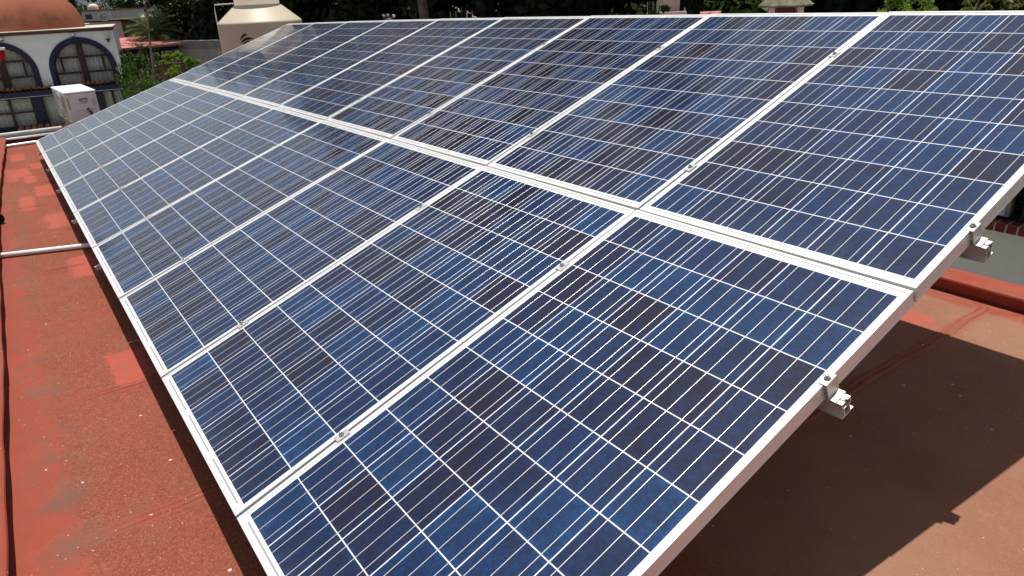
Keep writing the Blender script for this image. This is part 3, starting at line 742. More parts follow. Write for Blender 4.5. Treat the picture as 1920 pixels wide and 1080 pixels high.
for c in ARC:
    b = MB(); strip_arch(b, c, RO, RI - 0.004, -0.022, 0.10, ZB); b.build("arch_surround", M['cobalt'], house)
    w = MB(); strip_arch(w, c, RI - 0.006, RI - 0.055, 0.085, 0.15, ZB)
    w.box(c - 0.085, c + 0.085, 0.078, 0.16, ZB, 0.70)
    for zz in (0.33, -0.10):
        for sg in (-1, 1):
            x_in = c + sg * 0.0852; x_out = c + sg * (arch(zz, 0, RI - 0.06) if zz > 0 else RI - 0.058)
            w.box(min(x_in, x_out), max(x_in, x_out), 0.09, 0.14, zz - 0.03, zz + 0.03)
    for sg in (-1, 1):
        xx = c + sg * 0.53; w.box(xx - 0.028, xx + 0.028, 0.092, 0.138, -0.0695, 0.2995)
    fw = w.build("arched_window", M['wood'], house)
    g_ = MB(); pts = [(c + (RI - 0.05) * math.cos(a), 0.115, (RI - 0.05) * math.sin(a)) for a in [math.pi * i / 30 for i in range(31)]]
    g_.poly([(c + RI - 0.05, 0.115, ZB)] + pts + [(c - RI + 0.05, 0.115, ZB)]); g_.build("pane", M['glass'], fw)
    cu = MB(); n = 150; prev = None
    for i in range(n + 1):
        s = c - (RI + 0.05) + 2 * (RI + 0.05) * i / n
        dy = 0.026 * math.sin(s * 47 + 1.3 * math.sin(s * 9)) + 0.012 * math.sin(s * 101)
        ring = [cu.bm.verts.new((s, 0.24 + dy * (1.0 - 0.3 * q), ZB + (1.25) * q)) for q in (0, 0.5, 1)]
        if prev:
            for q in range(2): f = cu.bm.faces.new((prev[q], prev[q + 1], ring[q + 1], ring[q])); f.smooth = True
        prev = ring
    cu.build("curtain", M['curtain'], fw, fix=False)
# interior darkness: room back wall and floor slab between storeys
b = MB(); b.box(s0 + 0.25, s1 - 0.25, 1.2, 1.25, -3.0, 0.99); b.box(s0 + 0.25, s1 - 0.25, 0.27, 1.19, -0.62, -0.45); b.build("inner_wall", M['concrete'], house)
# lower storey
def ledge_tiles(mb, x0, x1, ytop, ztop, drop, out, pitch=0.128, r=0.058, mi=0):
    n = int((x1 - x0) / pitch)
    for i in range(n + 1):
        x = x0 + pitch * i; rr = r * (1 + 0.08 * math.sin(i * 2.7)); dz = 0.008 * math.sin(i * 5.1); sk = 0.012 * math.sin(i * 3.3)
        prev = None
        for q in (0, 1):
            yy = ytop - out * q; zz = ztop - drop * q + dz; r2 = rr * (0.9 + 0.14 * q)
            outer = [(x + sk * q + r2 * math.cos(a), yy, zz + r2 * 0.85 * math.sin(a)) for a in [math.pi * k / 10 for k in range(11)]]
            inner = [(x + sk * q + (r2 - 0.012) * math.cos(a), yy, zz + (r2 - 0.012) * 0.85 * math.sin(a)) for a in [math.pi * k / 10 for k in range(10, -1, -1)]]
            ring = [mb.bm.verts.new(p) for p in outer + inner]
            if prev:
                m_ = len(ring)
                for k in range(m_): f = mb.bm.faces.new((prev[k], prev[(k + 1) % m_], ring[(k + 1) % m_], ring[k])); f.material_index = mi
            prev = ring
for xa, xb in ((s0 + 0.1, 1.35), (1.75, 2.86)):
    b = MB(); ledge_tiles(b, xa, xb, 0.05, -0.395, 0.07, 0.27); b.build("tile_ledge", M['tile'], house)
b = MB(); b.box(s0, s1 + 0.02, -0.17, 0.16, -0.63, -0.49); b.box(s0, s1, -0.05, 0.16, -0.4895, -0.422); b.build("ledge_beam", M['navy'], house)
b = MB(); b.box(s0, s1 + 0.02, -0.175, -0.155, -0.641, -0.6305); b.build("gutter_lip", M['whitepaint'], house)
b = MB(); b.box(s1 - 0.22, s1 + 0.03, -0.06, 0.12, -0.421, -0.385); b.build("corner_stone", M['palecap'], house)
# recessed lower wall with its windows
lw = MB()
cols = [(-1.7, 0.74), (1.0, 2.05), (2.58, 3.06)]
xs = [s0, -1.55, 0.74, 1.0, 1.75, 2.58, 3.06, s1]
for (xa, xb) in ((s0, -1.55), (0.74, 0.96), (1.66, 2.52), (3.10, s1 - 0.001)): lw.box(xa, xb, 0.10, 0.24, -5.6, -0.6405)
for (xa, xb, zl) in ((-1.55, 0.74, -1.50), (0.96, 1.66, -1.75), (2.52, 3.10, -1.30)): lw.box(xa + .0005, xb - .0005, 0.10, 0.24, -5.6, zl)
lw.build("lower_wall", M['navy'], house)
def flat_window(x0, x1, z0, z1, nx, nz, fw_=0.05, t=0.026):
    w = MB()
    w.box(x0, x0 + fw_, 0.12, 0.18, z0, z1); w.box(x1 - fw_, x1, 0.12, 0.18, z0, z1)
    w.box(x0 + fw_ + .0004, x1 - fw_ - .0004, 0.12, 0.18, z0, z0 + fw_); w.box(x0 + fw_ + .0004, x1 - fw_ - .0004, 0.12, 0.18, z1 - fw_, z1)
    for i in range(1, nx): xx = x0 + (x1 - x0) * i / nx; w.box(xx - t, xx + t, 0.115, 0.175, z0 + fw_ + .0004, z1 - fw_ - .0004)
    for i in range(1, nz): zz = z0 + (z1 - z0) * i / nz; w.box(x0 + fw_ + .0008, x1 - fw_ - .0008, 0.123, 0.17, zz - t, zz + t)
    o = w.build("window", M['wood'], house)
    g_ = MB(); g_.poly([(x0 + .01, 0.15, z0 + .01), (x1 - .01, 0.15, z0 + .01), (x1 - .01, 0.15, z1 - .01), (x0 + .01, 0.15, z1 - .01)]); g_.build("pane", M['glass'], o)
    cu = MB(); prev = None; n = max(20, int((x1 - x0) * 70))
    for i in range(n + 1):
        s = x0 + (x1 - x0) * i / n; dy = 0.02 * math.sin(s * 52 + math.sin(s * 11)) + 0.008 * math.sin(s * 97)
        ring = [cu.bm.verts.new((s, 0.25 + dy, z)) for z in (z0, z1)]
        if prev: f = cu.bm.faces.new((prev[0], prev[1], ring[1], ring[0])); f.smooth = True
        prev = ring
    cu.build("curtain", M['curtain'], o, fix=False)
flat_window(-1.5495, 0.7395, -1.4995, -0.645, 4, 2)
flat_window(0.9605, 1.6595, -1.7495, -0.645, 1, 1)
flat_window(2.5205, 3.0995, -1.2995, -0.645, 2, 1)
b = MB(); ledge_tiles(b, 0.28, 1.75, 0.09, -1.50, 0.10, 0.42, 0.165, 0.078); b.build("lower_tile_ledge", M['tilepink'], house)
b = MB(); b.box(-0.6, 1.9, -0.40, 0.099, -1.80, -1.62); b.build("lower_ledge_beam", M['navy'], house)
# floodlights and wall lamp
for (sx, zz) in ((0.47, 0.925), (2.20, 0.925)):
    b = MB(); b.bbox(sx - 0.055, sx + 0.055, -0.14, -0.06, zz - 0.04, zz + 0.055, 0.01, 1); fl = b.build("floodlight", M['black'], house)
    b = MB(); b.box(sx - 0.045, sx + 0.045, -0.15, -0.1405, zz - 0.02, zz + 0.045); b.build("lens", M['whitepaint'], fl)
    b = MB(); b.tube([(sx, -0.06, zz), (sx, -0.0005, zz - 0.05)], 0.015, 8); b.build("arm", M['black'], fl)
b = MB(); b.lathe([(0.0, -0.05), (0.02, -0.05), (0.035, 0.02), (0.09, 0.05), (0.0, 0.06)], (3.06, -0.10, 0.73), 16); sc_ = b.build("wall_lamp", M['wood'], house)
b = MB(); b.tube([(3.06, -0.07, 0.73), (3.06, -0.0005, 0.72)], 0.015, 8); b.build("arm", M['wood'], sc_)

# red cloth hanging at the left edge
rc_ = at(-6, 100, 17.0)
ro = thing("hanging_cloth", "red cloth with a white top edge hanging before the left arched window", "cloth", rc_, math.atan2(FE.y, FE.x))
def cloth(mb, pts0, n=10):
    pass
b = MB(); prev = None
for i in range(13):
    t_ = i / 12; x = -0.10 + 0.27 * t_; dy = 0.02 * math.sin(t_ * 9)
    ring = [b.bm.verts.new((x + 0.0, dy, 0.06 + 0.01 * math.sin(t_ * 4))), b.bm.verts.new((x * 0.9, dy * 1.2, -0.12 + 0.02 * t_)), b.bm.verts.new((x * 0.55 - 0.02, dy, -0.34 + 0.18 * t_))]
    if prev:
        for q in range(2): b.bm.faces.new((prev[q], prev[q + 1], ring[q + 1], ring[q])).smooth = True
    prev = ring
co_ = b.build("red_panel", M['redcloth'], ro, fix=False); md = co_.modifiers.new("solid", 'SOLIDIFY'); md.thickness = 0.004
b = MB(); b.bbox(-0.12, 0.20, -0.035, 0.035, 0.062, 0.125, 0.02, 2); b.build("white_top", M['whitepaint'], ro)
b = MB(); b.tube([(-0.1, 0, 0.10), (-0.6, 0, 0.35)], 0.012, 8); b.build("pole", M['steel'], ro)

# ------------------------------------------------------------------ leaves, trees, plants
def leaf_mesh(name, centers, size, rg, mat, aspect=0.55, up=0.0, dirs=None):
    n = len(centers); C_ = np.asarray(centers, float)
    d = rg.normal(size=(n, 3)); d[:, 2] += up
    if dirs is not None: d = d * 0.5 + dirs
    d /= np.linalg.norm(d, axis=1)[:, None] + 1e-9
    s = np.cross(d, rg.normal(size=(n, 3))); s /= np.linalg.norm(s, axis=1)[:, None] + 1e-9
    L = (size * rg.uniform(0.6, 1.35, n))[:, None]
    W = L * aspect * 0.5
    V = np.stack([C_ - d * L * 0.5, C_ + s * W + d * L * 0.05, C_ + d * L * 0.5, C_ - s * W + d * L * 0.05], 1).reshape(-1, 3)
    me = bpy.data.meshes.new(name)
    me.from_pydata(V.tolist(), [], [(4 * i, 4 * i + 1, 4 * i + 2, 4 * i + 3) for i in range(n)])
    me.materials.append(mat); return me
def crown_points(rg, n, cl, rad, hgt, clr):
    """leaf centres in clumps filling an uneven crown"""
    c = []
    while len(c) < cl:
        p = rg.uniform(-1, 1, 3); q = np.linalg.norm(p)
        if q < 1 and (q > 0.45 or rg.random() < 0.35): c.append(p * np.array([rad, rad, hgt]) * rg.uniform(0.8, 1.12))
    c = np.array(c); k = rg.integers(0, cl, n); r = clr * rg.uniform(0.5, 1.25, cl)
    off = rg.normal(size=(n, 3)); off /= np.linalg.norm(off, axis=1)[:, None]; off *= (rg.random(n) ** 0.5)[:, None]
    off[:, 2] *= 0.7
    return c[k] + off * r[k][:, None]
def trunk_mesh(name, h, r, seed, rad, hgt, zc, low=0.5):
    rg = random.Random(seed); mb = MB()
    pts = [(0.05 * h * 0.1 * math.sin(i * 1.3 + seed), 0.05 * h * 0.1 * math.cos(i * 0.9 + seed), h * i / 8) for i in range(9)]
    mb.tube(pts, [r * (1.25 if i == 0 else 1.0 - 0.07 * i) for i in range(9)], 10)
    for i in range(9):
        a = rg.uniform(0, 6.28); z = h * rg.uniform(low, 0.97); L_ = rad * rg.uniform(0.5, 0.9)
        p0 = (0, 0, z); p1 = (L_ * 0.45 * math.cos(a), L_ * 0.45 * math.sin(a), z + hgt * 0.28); p2 = (L_ * math.cos(a + .2), L_ * math.sin(a + .2), z + hgt * 0.6)
        mb.tube([p0, p1, p2], [r * 0.5, r * 0.32, r * 0.1], 7)
    bmesh.ops.recalc_face_normals(mb.bm, faces=mb.bm.faces[:])
    me = bpy.data.meshes.new(name); mb.bm.to_mesh(me); mb.bm.free(); me.materials.append(M['bark']); return me
GZ = -5.6
rgt = np.random.default_rng(11)
KINDS = []
for i in range(3):
    rad, hgt, zc = (3.6, 6.6, 7.2), (3.2, 6.0, 6.6), (4.0, 6.8, 7.4)
    r_, h_, z_ = (rad, hgt, zc)[i]
    pts = crown_points(rgt, 30000, 220, r_, h_, 0.85) + np.array([0, 0, z_])
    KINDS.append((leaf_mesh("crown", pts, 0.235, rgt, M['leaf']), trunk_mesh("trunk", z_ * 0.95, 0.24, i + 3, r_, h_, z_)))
mp = crown_points(rgt, 11000, 120, 2.6, 4.0, 0.6) + np.array([0, 0, 4.6])
MIDK = (leaf_mesh("crown", mp, 0.19, rgt, M['leafmid']), trunk_mesh("trunk", 4.4, 0.15, 8, 2.6, 4.0, 4.6))
def put_tree(kind, px, depth, scale, rz, label, group="dark trees behind the array", zb=GZ, sxy=1.0, name="tree"):
    p = at(px, 20, depth); t = thing(name, label, "tree", (p.x, p.y, zb), rz, group)
    t.scale = (scale * sxy, scale * sxy, scale)
    link("crown", kind[0], [], t); link("trunk", kind[1], [], t)
    return t
TREES = [(0, 345, 46, 1.0, "dark broad tree behind the palm"), (1, 440, 36, 1.05, "dark tree over the grey wall left of the beige tank"),
         (2, 535, 31, 1.1, "dark tree directly behind the beige tank"), (0, 690, 26, 1.0, "dark tree just right of the beige tank"),
         (1, 715, 28, 1.15, "dark tree above the white blossom"), (2, 900, 23, 1.05, "dark tree right of the bare thick trunk"),
         (0, 1020, 27, 1.1, "dark tree over the middle of the array's top edge"), (1, 1140, 22, 1.0, "dark tree left of the beige wall"),
         (2, 1255, 29, 1.1, "dark tree behind the beige wall"), (0, 1400, 23, 1.0, "dark tree left of the mossy chimney"),
         (1, 1500, 27, 1.1, "dark tree behind the mossy chimney"), (2, 1610, 22, 1.0, "dark tree behind the light green fern bush"),
         (0, 1730, 26, 1.1, "dark tree right of the light green fern bush"), (1, 1840, 22, 1.05, "dark tree behind the yellow green shrubs"),
         (2, 1960, 25, 1.1, "dark tree at the right edge above the array"), (1, 810, 33, 1.15, "dark tree far behind the bare thick trunk")]
for i, (k, px, dep_, sc__, lab) in enumerate(TREES):
    tall = 1.55 if 560 < px < 1800 else (0.85 if px < 480 else 1.95)
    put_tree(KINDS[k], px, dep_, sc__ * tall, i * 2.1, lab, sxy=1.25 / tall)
for i, (px, dep_, lab) in enumerate([(400, 35, "mid green bushy tree over the garden wall"), (1325, 15, "sunlit green bushy tree right of the beige wall"), (185, 60, "round pale green tree behind the white rooftop tank")]):
    put_tree(MIDK, px, dep_, 1.0 if i < 2 else 1.15, i, lab, "green trees beyond the roofs", sxy=1.0 if i < 2 else 0.9)
put_tree(KINDS[1], 118, 34, 0.72, 1.0, "dark narrow conifer like tree right of the dome", sxy=0.42)
put_tree(KINDS[0], -40, 36, 0.62, 2.0, "dark tree left of the dome", sxy=0.8)
t_ = thing("tree", "thick bare grey brown trunk rising before the dark trees", "tree", at(789, 20, 16.5) * 1.0)
t_.location.z = GZ
pts = crown_points(rgt, 6000, 70, 3.0, 2.2, 0.8) + np.array([0, 0, 11.0])
link("crown", leaf_mesh("crown", pts, 0.24, rgt, M['leaf']), [], t_)
link("trunk", trunk_mesh("trunk", 10.8, 0.175, 21, 3.0, 2.2, 11.0, 0.85), [], t_)

def bush(name, px, py, depth, rx, rz, n, size, mat, label, cat="bush", group=None, cl=14, aspect=0.5, zbase=None, stems=6):
    p = at(px, py, depth); zb = zbase if zbase is not None else p.z - rz * 1.0
    b_ = thing(name, label, cat, (p.x, p.y, zb), 0, group)
    zc = p.z - zb
    pts = crown_points(rgt, n, cl, rx, rz, min(rx, rz) * 0.42) + np.array([0, 0, zc])
    link("foliage", leaf_mesh("foliage", pts, size, rgt, mat, aspect, 0.3), [], b_)
    mb = MB()
    for i in range(stems):
        a = i * 6.28 / stems; mb.tube([(0.03 * math.cos(a), 0.03 * math.sin(a), 0.0), (rx * 0.3 * math.cos(a), rx * 0.3 * math.sin(a), zc * 0.6), (rx * 0.6 * math.cos(a), rx * 0.6 * math.sin(a), zc + rz * 0.4)], [0.025, 0.018, 0.005], 6)
    mb.build("stems", M['bark'], b_)
    return b_
bush("bush", 262, 150, 19.5, 0.45, 0.75, 2600, 0.085, M['leafmid'], "leafy green bush against the right corner of the domed house", cl=40, zbase=GZ)
bush("bush", 285, 172, 18.0, 0.55, 0.55, 2200, 0.075, M['leafmid'], "low dark bush in front of the brick planter", cl=26, zbase=GZ)
bush("bush", 275, 112, 20.5, 0.42, 0.45, 520, 0.065, M['leaf'], "open thin twigged bush before the salmon roofed pavilion", cl=30, zbase=GZ)
bush("bush", 318, 112, 23.0, 0.62, 0.28, 1300, 0.10, M['leaflight'], "light green planting inside the pavilion window", cl=16, zbase=GZ)
bush("bush", 244, 122, 21.5, 0.28, 0.50, 800, 0.085, M['leafmid'], "tall green bush beside the house corner below the salmon roof", cl=24, zbase=GZ)
bush("fern_plant", 358, 118, 19.0, 0.20, 0.17, 420, 0.15, M['leaflight'], "bright green drooping plant right of the pavilion corner", "plant", cl=8, aspect=0.3, zbase=-1.4)
bush("fern_plant", 328, 138, 18.5, 0.28, 0.14, 480, 0.14, M['leaflight'], "bright green low plant in front of the brick planter", "plant", cl=8, aspect=0.3, zbase=-1.9)
bush("fern_plant", 1685, 12, 9.5, 0.34, 0.17, 700, 0.13, M['leaflight'], "light green ferny bush behind the top edge of the array", "plant", cl=12, aspect=0.35, zbase=0.9)
bush("fern_plant", 1738, 22, 10.0, 0.22, 0.10, 300, 0.11, M['leaflight'], "small light green fern right of the larger ferny bush", "plant", cl=7, aspect=0.35, zbase=0.9)
bush("shrub", 1832, 8, 10.5, 0.22, 0.12, 420, 0.08, M['leafyellow'], "yellow green shrub above the array, left of another like it", "shrub", "yellow green shrubs at the top right", 8, 0.5, 0.9)
bush("shrub", 1898, 6, 10.5, 0.26, 0.14, 480, 0.08, M['leafyellow'], "yellow green shrub at the far right above the array", "shrub", "yellow green shrubs at the top right", 9, 0.5, 0.9)
bush("flowering_plant", 727, 31, 14.5, 0.14, 0.10, 90, 0.05, M['petal'], "small white blossom behind the top edge of the array", "plant", cl=7, aspect=0.7, zbase=GZ)
bush("flowering_plant", 865, 27, 13.5, 0.35, 0.16, 26, 0.05, M['petal'], "sparse pale flowers right of the bare thick trunk", "plant", cl=10, aspect=0.5, zbase=GZ)
# slim bare sapling crossing the pavilion
sp = at(283, 60, 19.0); s_ = thing("sapling", "slim dark sapling trunk crossing before the salmon roof", "tree", (sp.x, sp.y, GZ))
b = MB(); q0, q1, q2 = at(294, 175, 19.0), at(282, 85, 19.0), at(272, 0, 19.0)
b.tube([Vector((q0.x, q0.y, GZ)) - s_.location, q0 - s_.location, q1 - s_.location, q2 - s_.location, q2 + (q2 - q1) - s_.location], [0.06, 0.035, 0.028, 0.022, 0.012], 8); b.build("trunk", M['bark'], s_)
pts = crown_points(rgt, 500, 14, 0.9, 0.7, 0.35) + np.array((q2 + (q2 - q1) - s_.location)[:])
link("crown", leaf_mesh("crown", pts, 0.10, rgt, M['leaf']), [], s_)
# palm
pb = at(287, 64, 27.0); palm = thing("palm_tree", "palm with stiff spreading fronds behind the salmon roof", "palm", (pb.x, pb.y, GZ))
zc = pb.z - GZ
b = MB(); b.tube([(0, 0, 0), (0.05, 0, zc * 0.5), (0, 0, zc)], [0.24, 0.2, 0.22], 12); b.build("trunk", M['bark'], palm)
for i in range(34):
    a = i * 2.39996; el = R(78 - 92 * (i / 34.0) ** 0.9); L_ = 1.25 * (0.85 + 0.3 * ((i * 7) % 5) / 5)
    V, F = [], []
    base = Vector((0, 0, zc)); dirh = Vector((math.cos(a), math.sin(a), 0)); side = Vector((-math.sin(a), math.cos(a), 0))
    pts = []
    for j in range(13):
        t_ = j / 12; e2 = el - t_ * t_ * R(38)
        pts.append(base + (dirh * math.cos(el - t_ * R(19)) + Vector((0, 0, 1)) * math.sin(el - t_ * R(19) * 1.6)) * (L_ * t_))
    mb = MB(); mb.tube(pts[:], [0.018 * (1 - 0.85 * j / 12) for j in range(13)], 5)
    for j in range(2, 13):
        for sg in (-1, 1):
            for h_ in (0, 0.5):
                if j + h_ > 12: continue
                p = pts[j].lerp(pts[min(j + 1, 12)], h_); fw_ = (pts[min(j + 1, 12)] - pts[j - 1]).normalized()
                ll = 0.36 * math.sin(math.pi * min(1, (j + h_) / 13) ** 0.7) + 0.05
                d_ = (side * sg * 0.75 + fw_ * 0.75 + Vector((0, 0, 0.15))).normalized(); n_ = fw_.cross(d_).normalized().cross(d_)
                q = [p, p + d_ * ll * 0.5 + n_ * 0.014, p + d_ * ll, p + d_ * ll * 0.5 - n_ * 0.014]
                mb.bm.faces.new([mb.bm.verts.new(v_) for v_ in q])
    mb.build("frond", M['palm'], palm, fix=False)

# ------------------------------------------------------------------ pavilion with salmon roof
e0 = at(217, 91.5, 24.0); ze = e0.z; e1 = onz(341, 80.5, ze); r0 = at(214, 72.0, 27.6); r1 = onz(309, 64.8, r0.z)
pav = thing("pavilion", "garden pavilion with a salmon painted hipped roof and a planted window", "pavilion", (e0.x, e0.y, 0))
P0 = Vector((e0.x, e0.y, 0))
b = MB()
down = Vector((0, 0, -0.07))
back = (r1 - e1); back.z = 0
e0b = e0; r0b = r0
hip = e1 + back * 1.9
b.prism([e0b - P0, e1 - P0, r1 - P0, r0b - P0], down)
b.prism([e1 - P0 + Vector((0, 0, .002)), hip - P0 + Vector((0, 0, .002)), r1 - P0 + Vector((0, 0, .002))], down)
b.build("roof", M['salmon'], pav)
ax = (e1 - e0).normalized(); nrm = Vector((ax.y, -ax.x, 0))
if nrm.dot(CW - e0) < 0: nrm = -nrm
def pbox(mb, s_a, s_b, n_a, n_b, z_a, z_b):
    o = e0 - P0; o.z = 0
    f = lambda s, n, z: o + ax * s + nrm * n + Vector((0, 0, z))
    mb.hexa([f(s_a, n_b, z_a), f(s_b, n_b, z_a), f(s_b, n_a, z_a), f(s_a, n_a, z_a), f(s_a, n_b, z_b), f(s_b, n_b, z_b), f(s_b, n_a, z_b), f(s_a, n_a, z_b)])
LW = (e1 - e0).length
zl = onz(0, 0, 0).z
zled = (at(345, 122, 24.0)).z
b = MB(); pbox(b, LW * 0.92, LW * 0.965, -0.25, -0.16, zled, ze - 0.08); pbox(b, LW * 0.36, LW * 0.40, -0.25, -0.16, zled, ze - 0.08); pbox(b, LW * 0.70, LW * 0.72, -0.24, -0.17, zled, ze - 0.08); b.build("posts", M['whitepaint'], pav)
b = MB(); pbox(b, 0.0, LW * 0.36, -1.3, -1.2, GZ, ze - 0.08); b.build("back_wall", M['whitewall'], pav)
b = MB(); pbox(b, 0.0, LW * 0.97, -0.24, -0.16, ze - 0.22, ze - 0.081); b.build("lintel", M['navy'], pav)
b = MB(); pbox(b, LW * 0.36, LW * 0.99, -0.40, -0.02, zled - 0.06, zled - 0.001); b.build("ledge", M['palecap'], pav)
b = MB(); pbox(b, LW * 0.36, LW * 0.97, -0.36, -0.06, GZ, zled - 0.061); b.build("brick_base", M['brick'], pav)
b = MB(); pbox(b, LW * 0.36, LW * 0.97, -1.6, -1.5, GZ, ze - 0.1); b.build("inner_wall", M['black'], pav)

# grey garden wall
w0, w1 = at(342, 92, 26.0), at(432, 88, 25.0)
zt_ = at(370, 76, 25.6).z
gw = thing("garden_wall", "long grey weathered garden wall left of the beige tank", "wall", (w0.x, w0.y, 0))
dv = (w1 - w0); dv.z = 0; L_ = dv.length; gw.rotation_euler = (0, 0, math.atan2(dv.y, dv.x))
b = MB(); b.box(-1.0, L_ + 9.0, 0, 0.2, GZ, zt_ - 0.26); b.build("wall_face", plain("grey_pink_plaster", (0.44, 0.385, 0.36), 0.9, 0, 0.2, 2.0, 0.3), gw)
b = MB(); b.box(-1.0, L_ + 9.0, -0.03, 0.23, zt_ - 0.2595, zt_); b.build("coping", M['concrete'], gw)

# ------------------------------------------------------------------ far rooftops at the upper left
def house_box(name, label, a, b_, zt, depth, mat, cat="building", wins=(), capm=None):
    p0, p1 = at(*a), at(*b_); d_ = p1 - p0; d_.z = 0
    h = thing(name, label, cat, (p0.x, p0.y, 0), math.atan2(d_.y, d_.x))
    L__ = d_.length
    nn = Vector((-d_.y, d_.x, 0)).normalized(); sg = 1 if nn.dot(p0 - CW) > 0 else -1
    mb = MB(); mb.box(0, L__, min(0, sg * depth), max(0, sg * depth), GZ, zt); mb.build("wall", mat, h)
    mb = MB(); y0, y1 = sorted((-sg * 0.04, sg * (depth + 0.04))); mb.box(-0.04, L__ + 0.04, y0, y1, zt + 0.0005, zt + 0.07); mb.build("roof_edge", capm or M['coping'], h)
    for (x0, x1, z0, z1) in wins:
        mb = MB(); y0, y1 = sorted((-sg * 0.004, sg * 0.05)); mb.box(x0 * L__, x1 * L__, y0, y1, z0, z1); mb.build("window", M['darkglass'], h)
    return h, L__, sg
zt = at(175, 21, 36).z; zb = at(175, 38, 36).z
house_box("white_house", "white flat roofed house with a round tank on top", (143, 22, 36), (207, 20, 36), zt, 5, M['whitewall'], "house", [(0.22, 0.42, zb + 0.05, zb + 0.28)], M['salmon'])
zt2 = at(195, 41, 31).z
house_box("pink_house", "pink flat roofed house with a satellite dish", (160, 42, 31), (226, 39, 31), zt2, 4, M['pinkwall'], "house")
zt3 = at(262, 42, 34).z
h3, L3, sg3 = house_box("white_house", "small white house with a white dome behind the palm", (238, 42, 34), (275, 41, 34), zt3, 3, M['whitewall'], "house")
mb = MB(); mb.lathe([(0.42 * math.cos(a), 0.30 * math.sin(a)) for a in [math.pi / 2 * i / 10 for i in range(11)]], (L3 * 0.55, sg3 * 1.2, zt3 + 0.071), 24); mb.build("dome", M['whitepaint'], h3)
zt4 = at(325, 42, 35).z
house_box("red_roofed_house", "far pale house with a red roof right of the palm", (313, 43, 35), (345, 42, 35), zt4, 3, M['pinkwall'], "house", [(0.4, 0.8, zt4 - 0.55, zt4 - 0.25)], M['salmon'])
zt5 = at(145, -60, 95).z
h5, L5, sg5 = house_box("tower_block", "tall white block with a teal strip, far behind the dome", (125, 20, 95), (168, 20, 95), zt5, 8, M['whitewall'], "building")
mb = MB(); y0, y1 = sorted((-sg5 * 0.05, sg5 * 0.1)); mb.box(L5 * 0.28, L5 * 0.5, y0, y1, -5, zt5); mb.build("teal_strip", M['tealglass'], h5)
mb = MB()
for i in range(8):
    for j in (0.05, 0.58, 0.78): mb.box(L5 * j, L5 * (j + 0.14), min(-sg5 * 0.02, sg5 * .1), max(-sg5 * 0.02, sg5 * .1), -1.0 + i * 2.2, 0.1 + i * 2.2)
mb.build("windows", M['darkglass'], h5)
# small boxes stacked on the edge beside the dome
wb0 = at(150, 47, 27); bxw = thing("roof_skylight", "small white skylight box beside the dome", "skylight", (wb0.x, wb0.y, wb0.z - 0.15), math.atan2(FE.y, FE.x))
mb = MB(); mb.bbox(-0.18, 0.30, -0.1, 0.3, 0.0, 0.12, 0.01, 1); mb.build("box", M['coping'], bxw)
mb = MB(); mb.bbox(-0.2, 0.32, -0.12, 0.32, 0.121, 0.20, 0.01, 1); mb.build("lid", M['whitepaint'], bxw)
# round tank on the white house
rt = at(175, 14.5, 38); rw = thing("rooftop_tank", "round white tank on the roof of the white house", "tank", (rt.x, rt.y, zt + 0.075))
hh = (rt.z - zt - 0.075)
mb = MB(); mb.lathe([(0.0, 0.0), (0.18, 0.0), (0.22, hh * 0.5), (0.0, hh * 0.5)], seg=18); mb.build("stand", M['concrete'], rw)
mb = MB(); mb.lathe([(0.0, -0.22), (0.15, -0.2), (0.23, -0.1), (0.245, 0.0), (0.23, 0.1), (0.14, 0.18), (0.0, 0.2)], (0, 0, hh), 24); mb.build("drum", M['whitepaint'], rw)
# satellite dish
sd = at(196, 32, 30.8); dish = thing("satellite_dish", "grey satellite dish on the pink house", "satellite dish", (sd.x, sd.y, zt2 + 0.07))
dz = sd.z - zt2 - 0.07
mb = MB(); mb.lathe([(0.185 * i / 8, 0.05 * (i / 8) ** 2) for i in range(9)], seg=28); dd = mb.build("reflector", M['acgrey'], dish); dd.modifiers.new("solid", 'SOLIDIFY').thickness = 0.01
dd.location = (0, 0, dz); vdir = (CW - sd); vdir.z += 6; dd.rotation_euler = vdir.to_track_quat('Z', 'Y').to_euler()
mb = MB(); mb.tube([(0, 0, 0), (-0.02, 0, dz - 0.02)], 0.022, 8); mb.build("mast", M['steel'], dish)
vd = vdir.normalized()
mb = MB(); mb.tube([Vector((0, 0, dz - 0.17)), Vector((0, 0, dz)) + vd * 0.22], 0.012, 6); mb.bbox(vd.x * .22 - .03, vd.x * .22 + .03, vd.y * .22 - .03, vd.y * .22 + .03, dz + vd.z * .22 - .03, dz + vd.z * .22 + .03, 0.008, 1); mb.build("feed_arm", M['acgrey'], dish)

# ------------------------------------------------------------------ neighbour on the right
YW = 5.6
nb = thing("neighbour_house", "grey rendered neighbouring house with a barred window on a red brick sill", "house", (-1.2, YW, 0))
mb = MB(); wx0, wx1, wz0, wz1 = -0.36, 1.1, -0.19, 0.62      # window opening, local x
mb.box(-9.0, wx0, 0, 0.22, GZ, 0.86); mb.box(wx1, 5.0, 0, 0.22, GZ, 0.86)
mb.box(wx0 + .0004, wx1 - .0004, 0, 0.22, GZ, wz0 - 0.085); mb.box(wx0 + .0004, wx1 - .0004, 0, 0.22, wz1, 0.86)
mb.box(-9.0, -8.78, 0.2203, 6, GZ, 0.86); mb.box(4.78, 5.0, 0.2203, 6, GZ, 0.86)
mb.build("wall", M['greywall'], nb)
mb = MB(); mb.box(-9.05, 5.05, -0.05, 6.0, 0.8605, 0.93); mb.build("roof", M['concrete'], nb)
mb = MB()
for i in range(19):
    x = wx0 + 0.006 + i * 0.0765; mb.bbox(x, x + 0.066, -0.045, 0.10, wz0 - 0.084, wz0 - 0.012, 0.006, 1)
sl = mb.build("sill", M['sillbrick'], nb)
mb = MB(); mb.box(wx0 + 0.001, wx1 - 0.001, -0.038, 0.15, wz0 - 0.0845, wz0 - 0.020); mb.build("mortar", M['palecap'], sl)
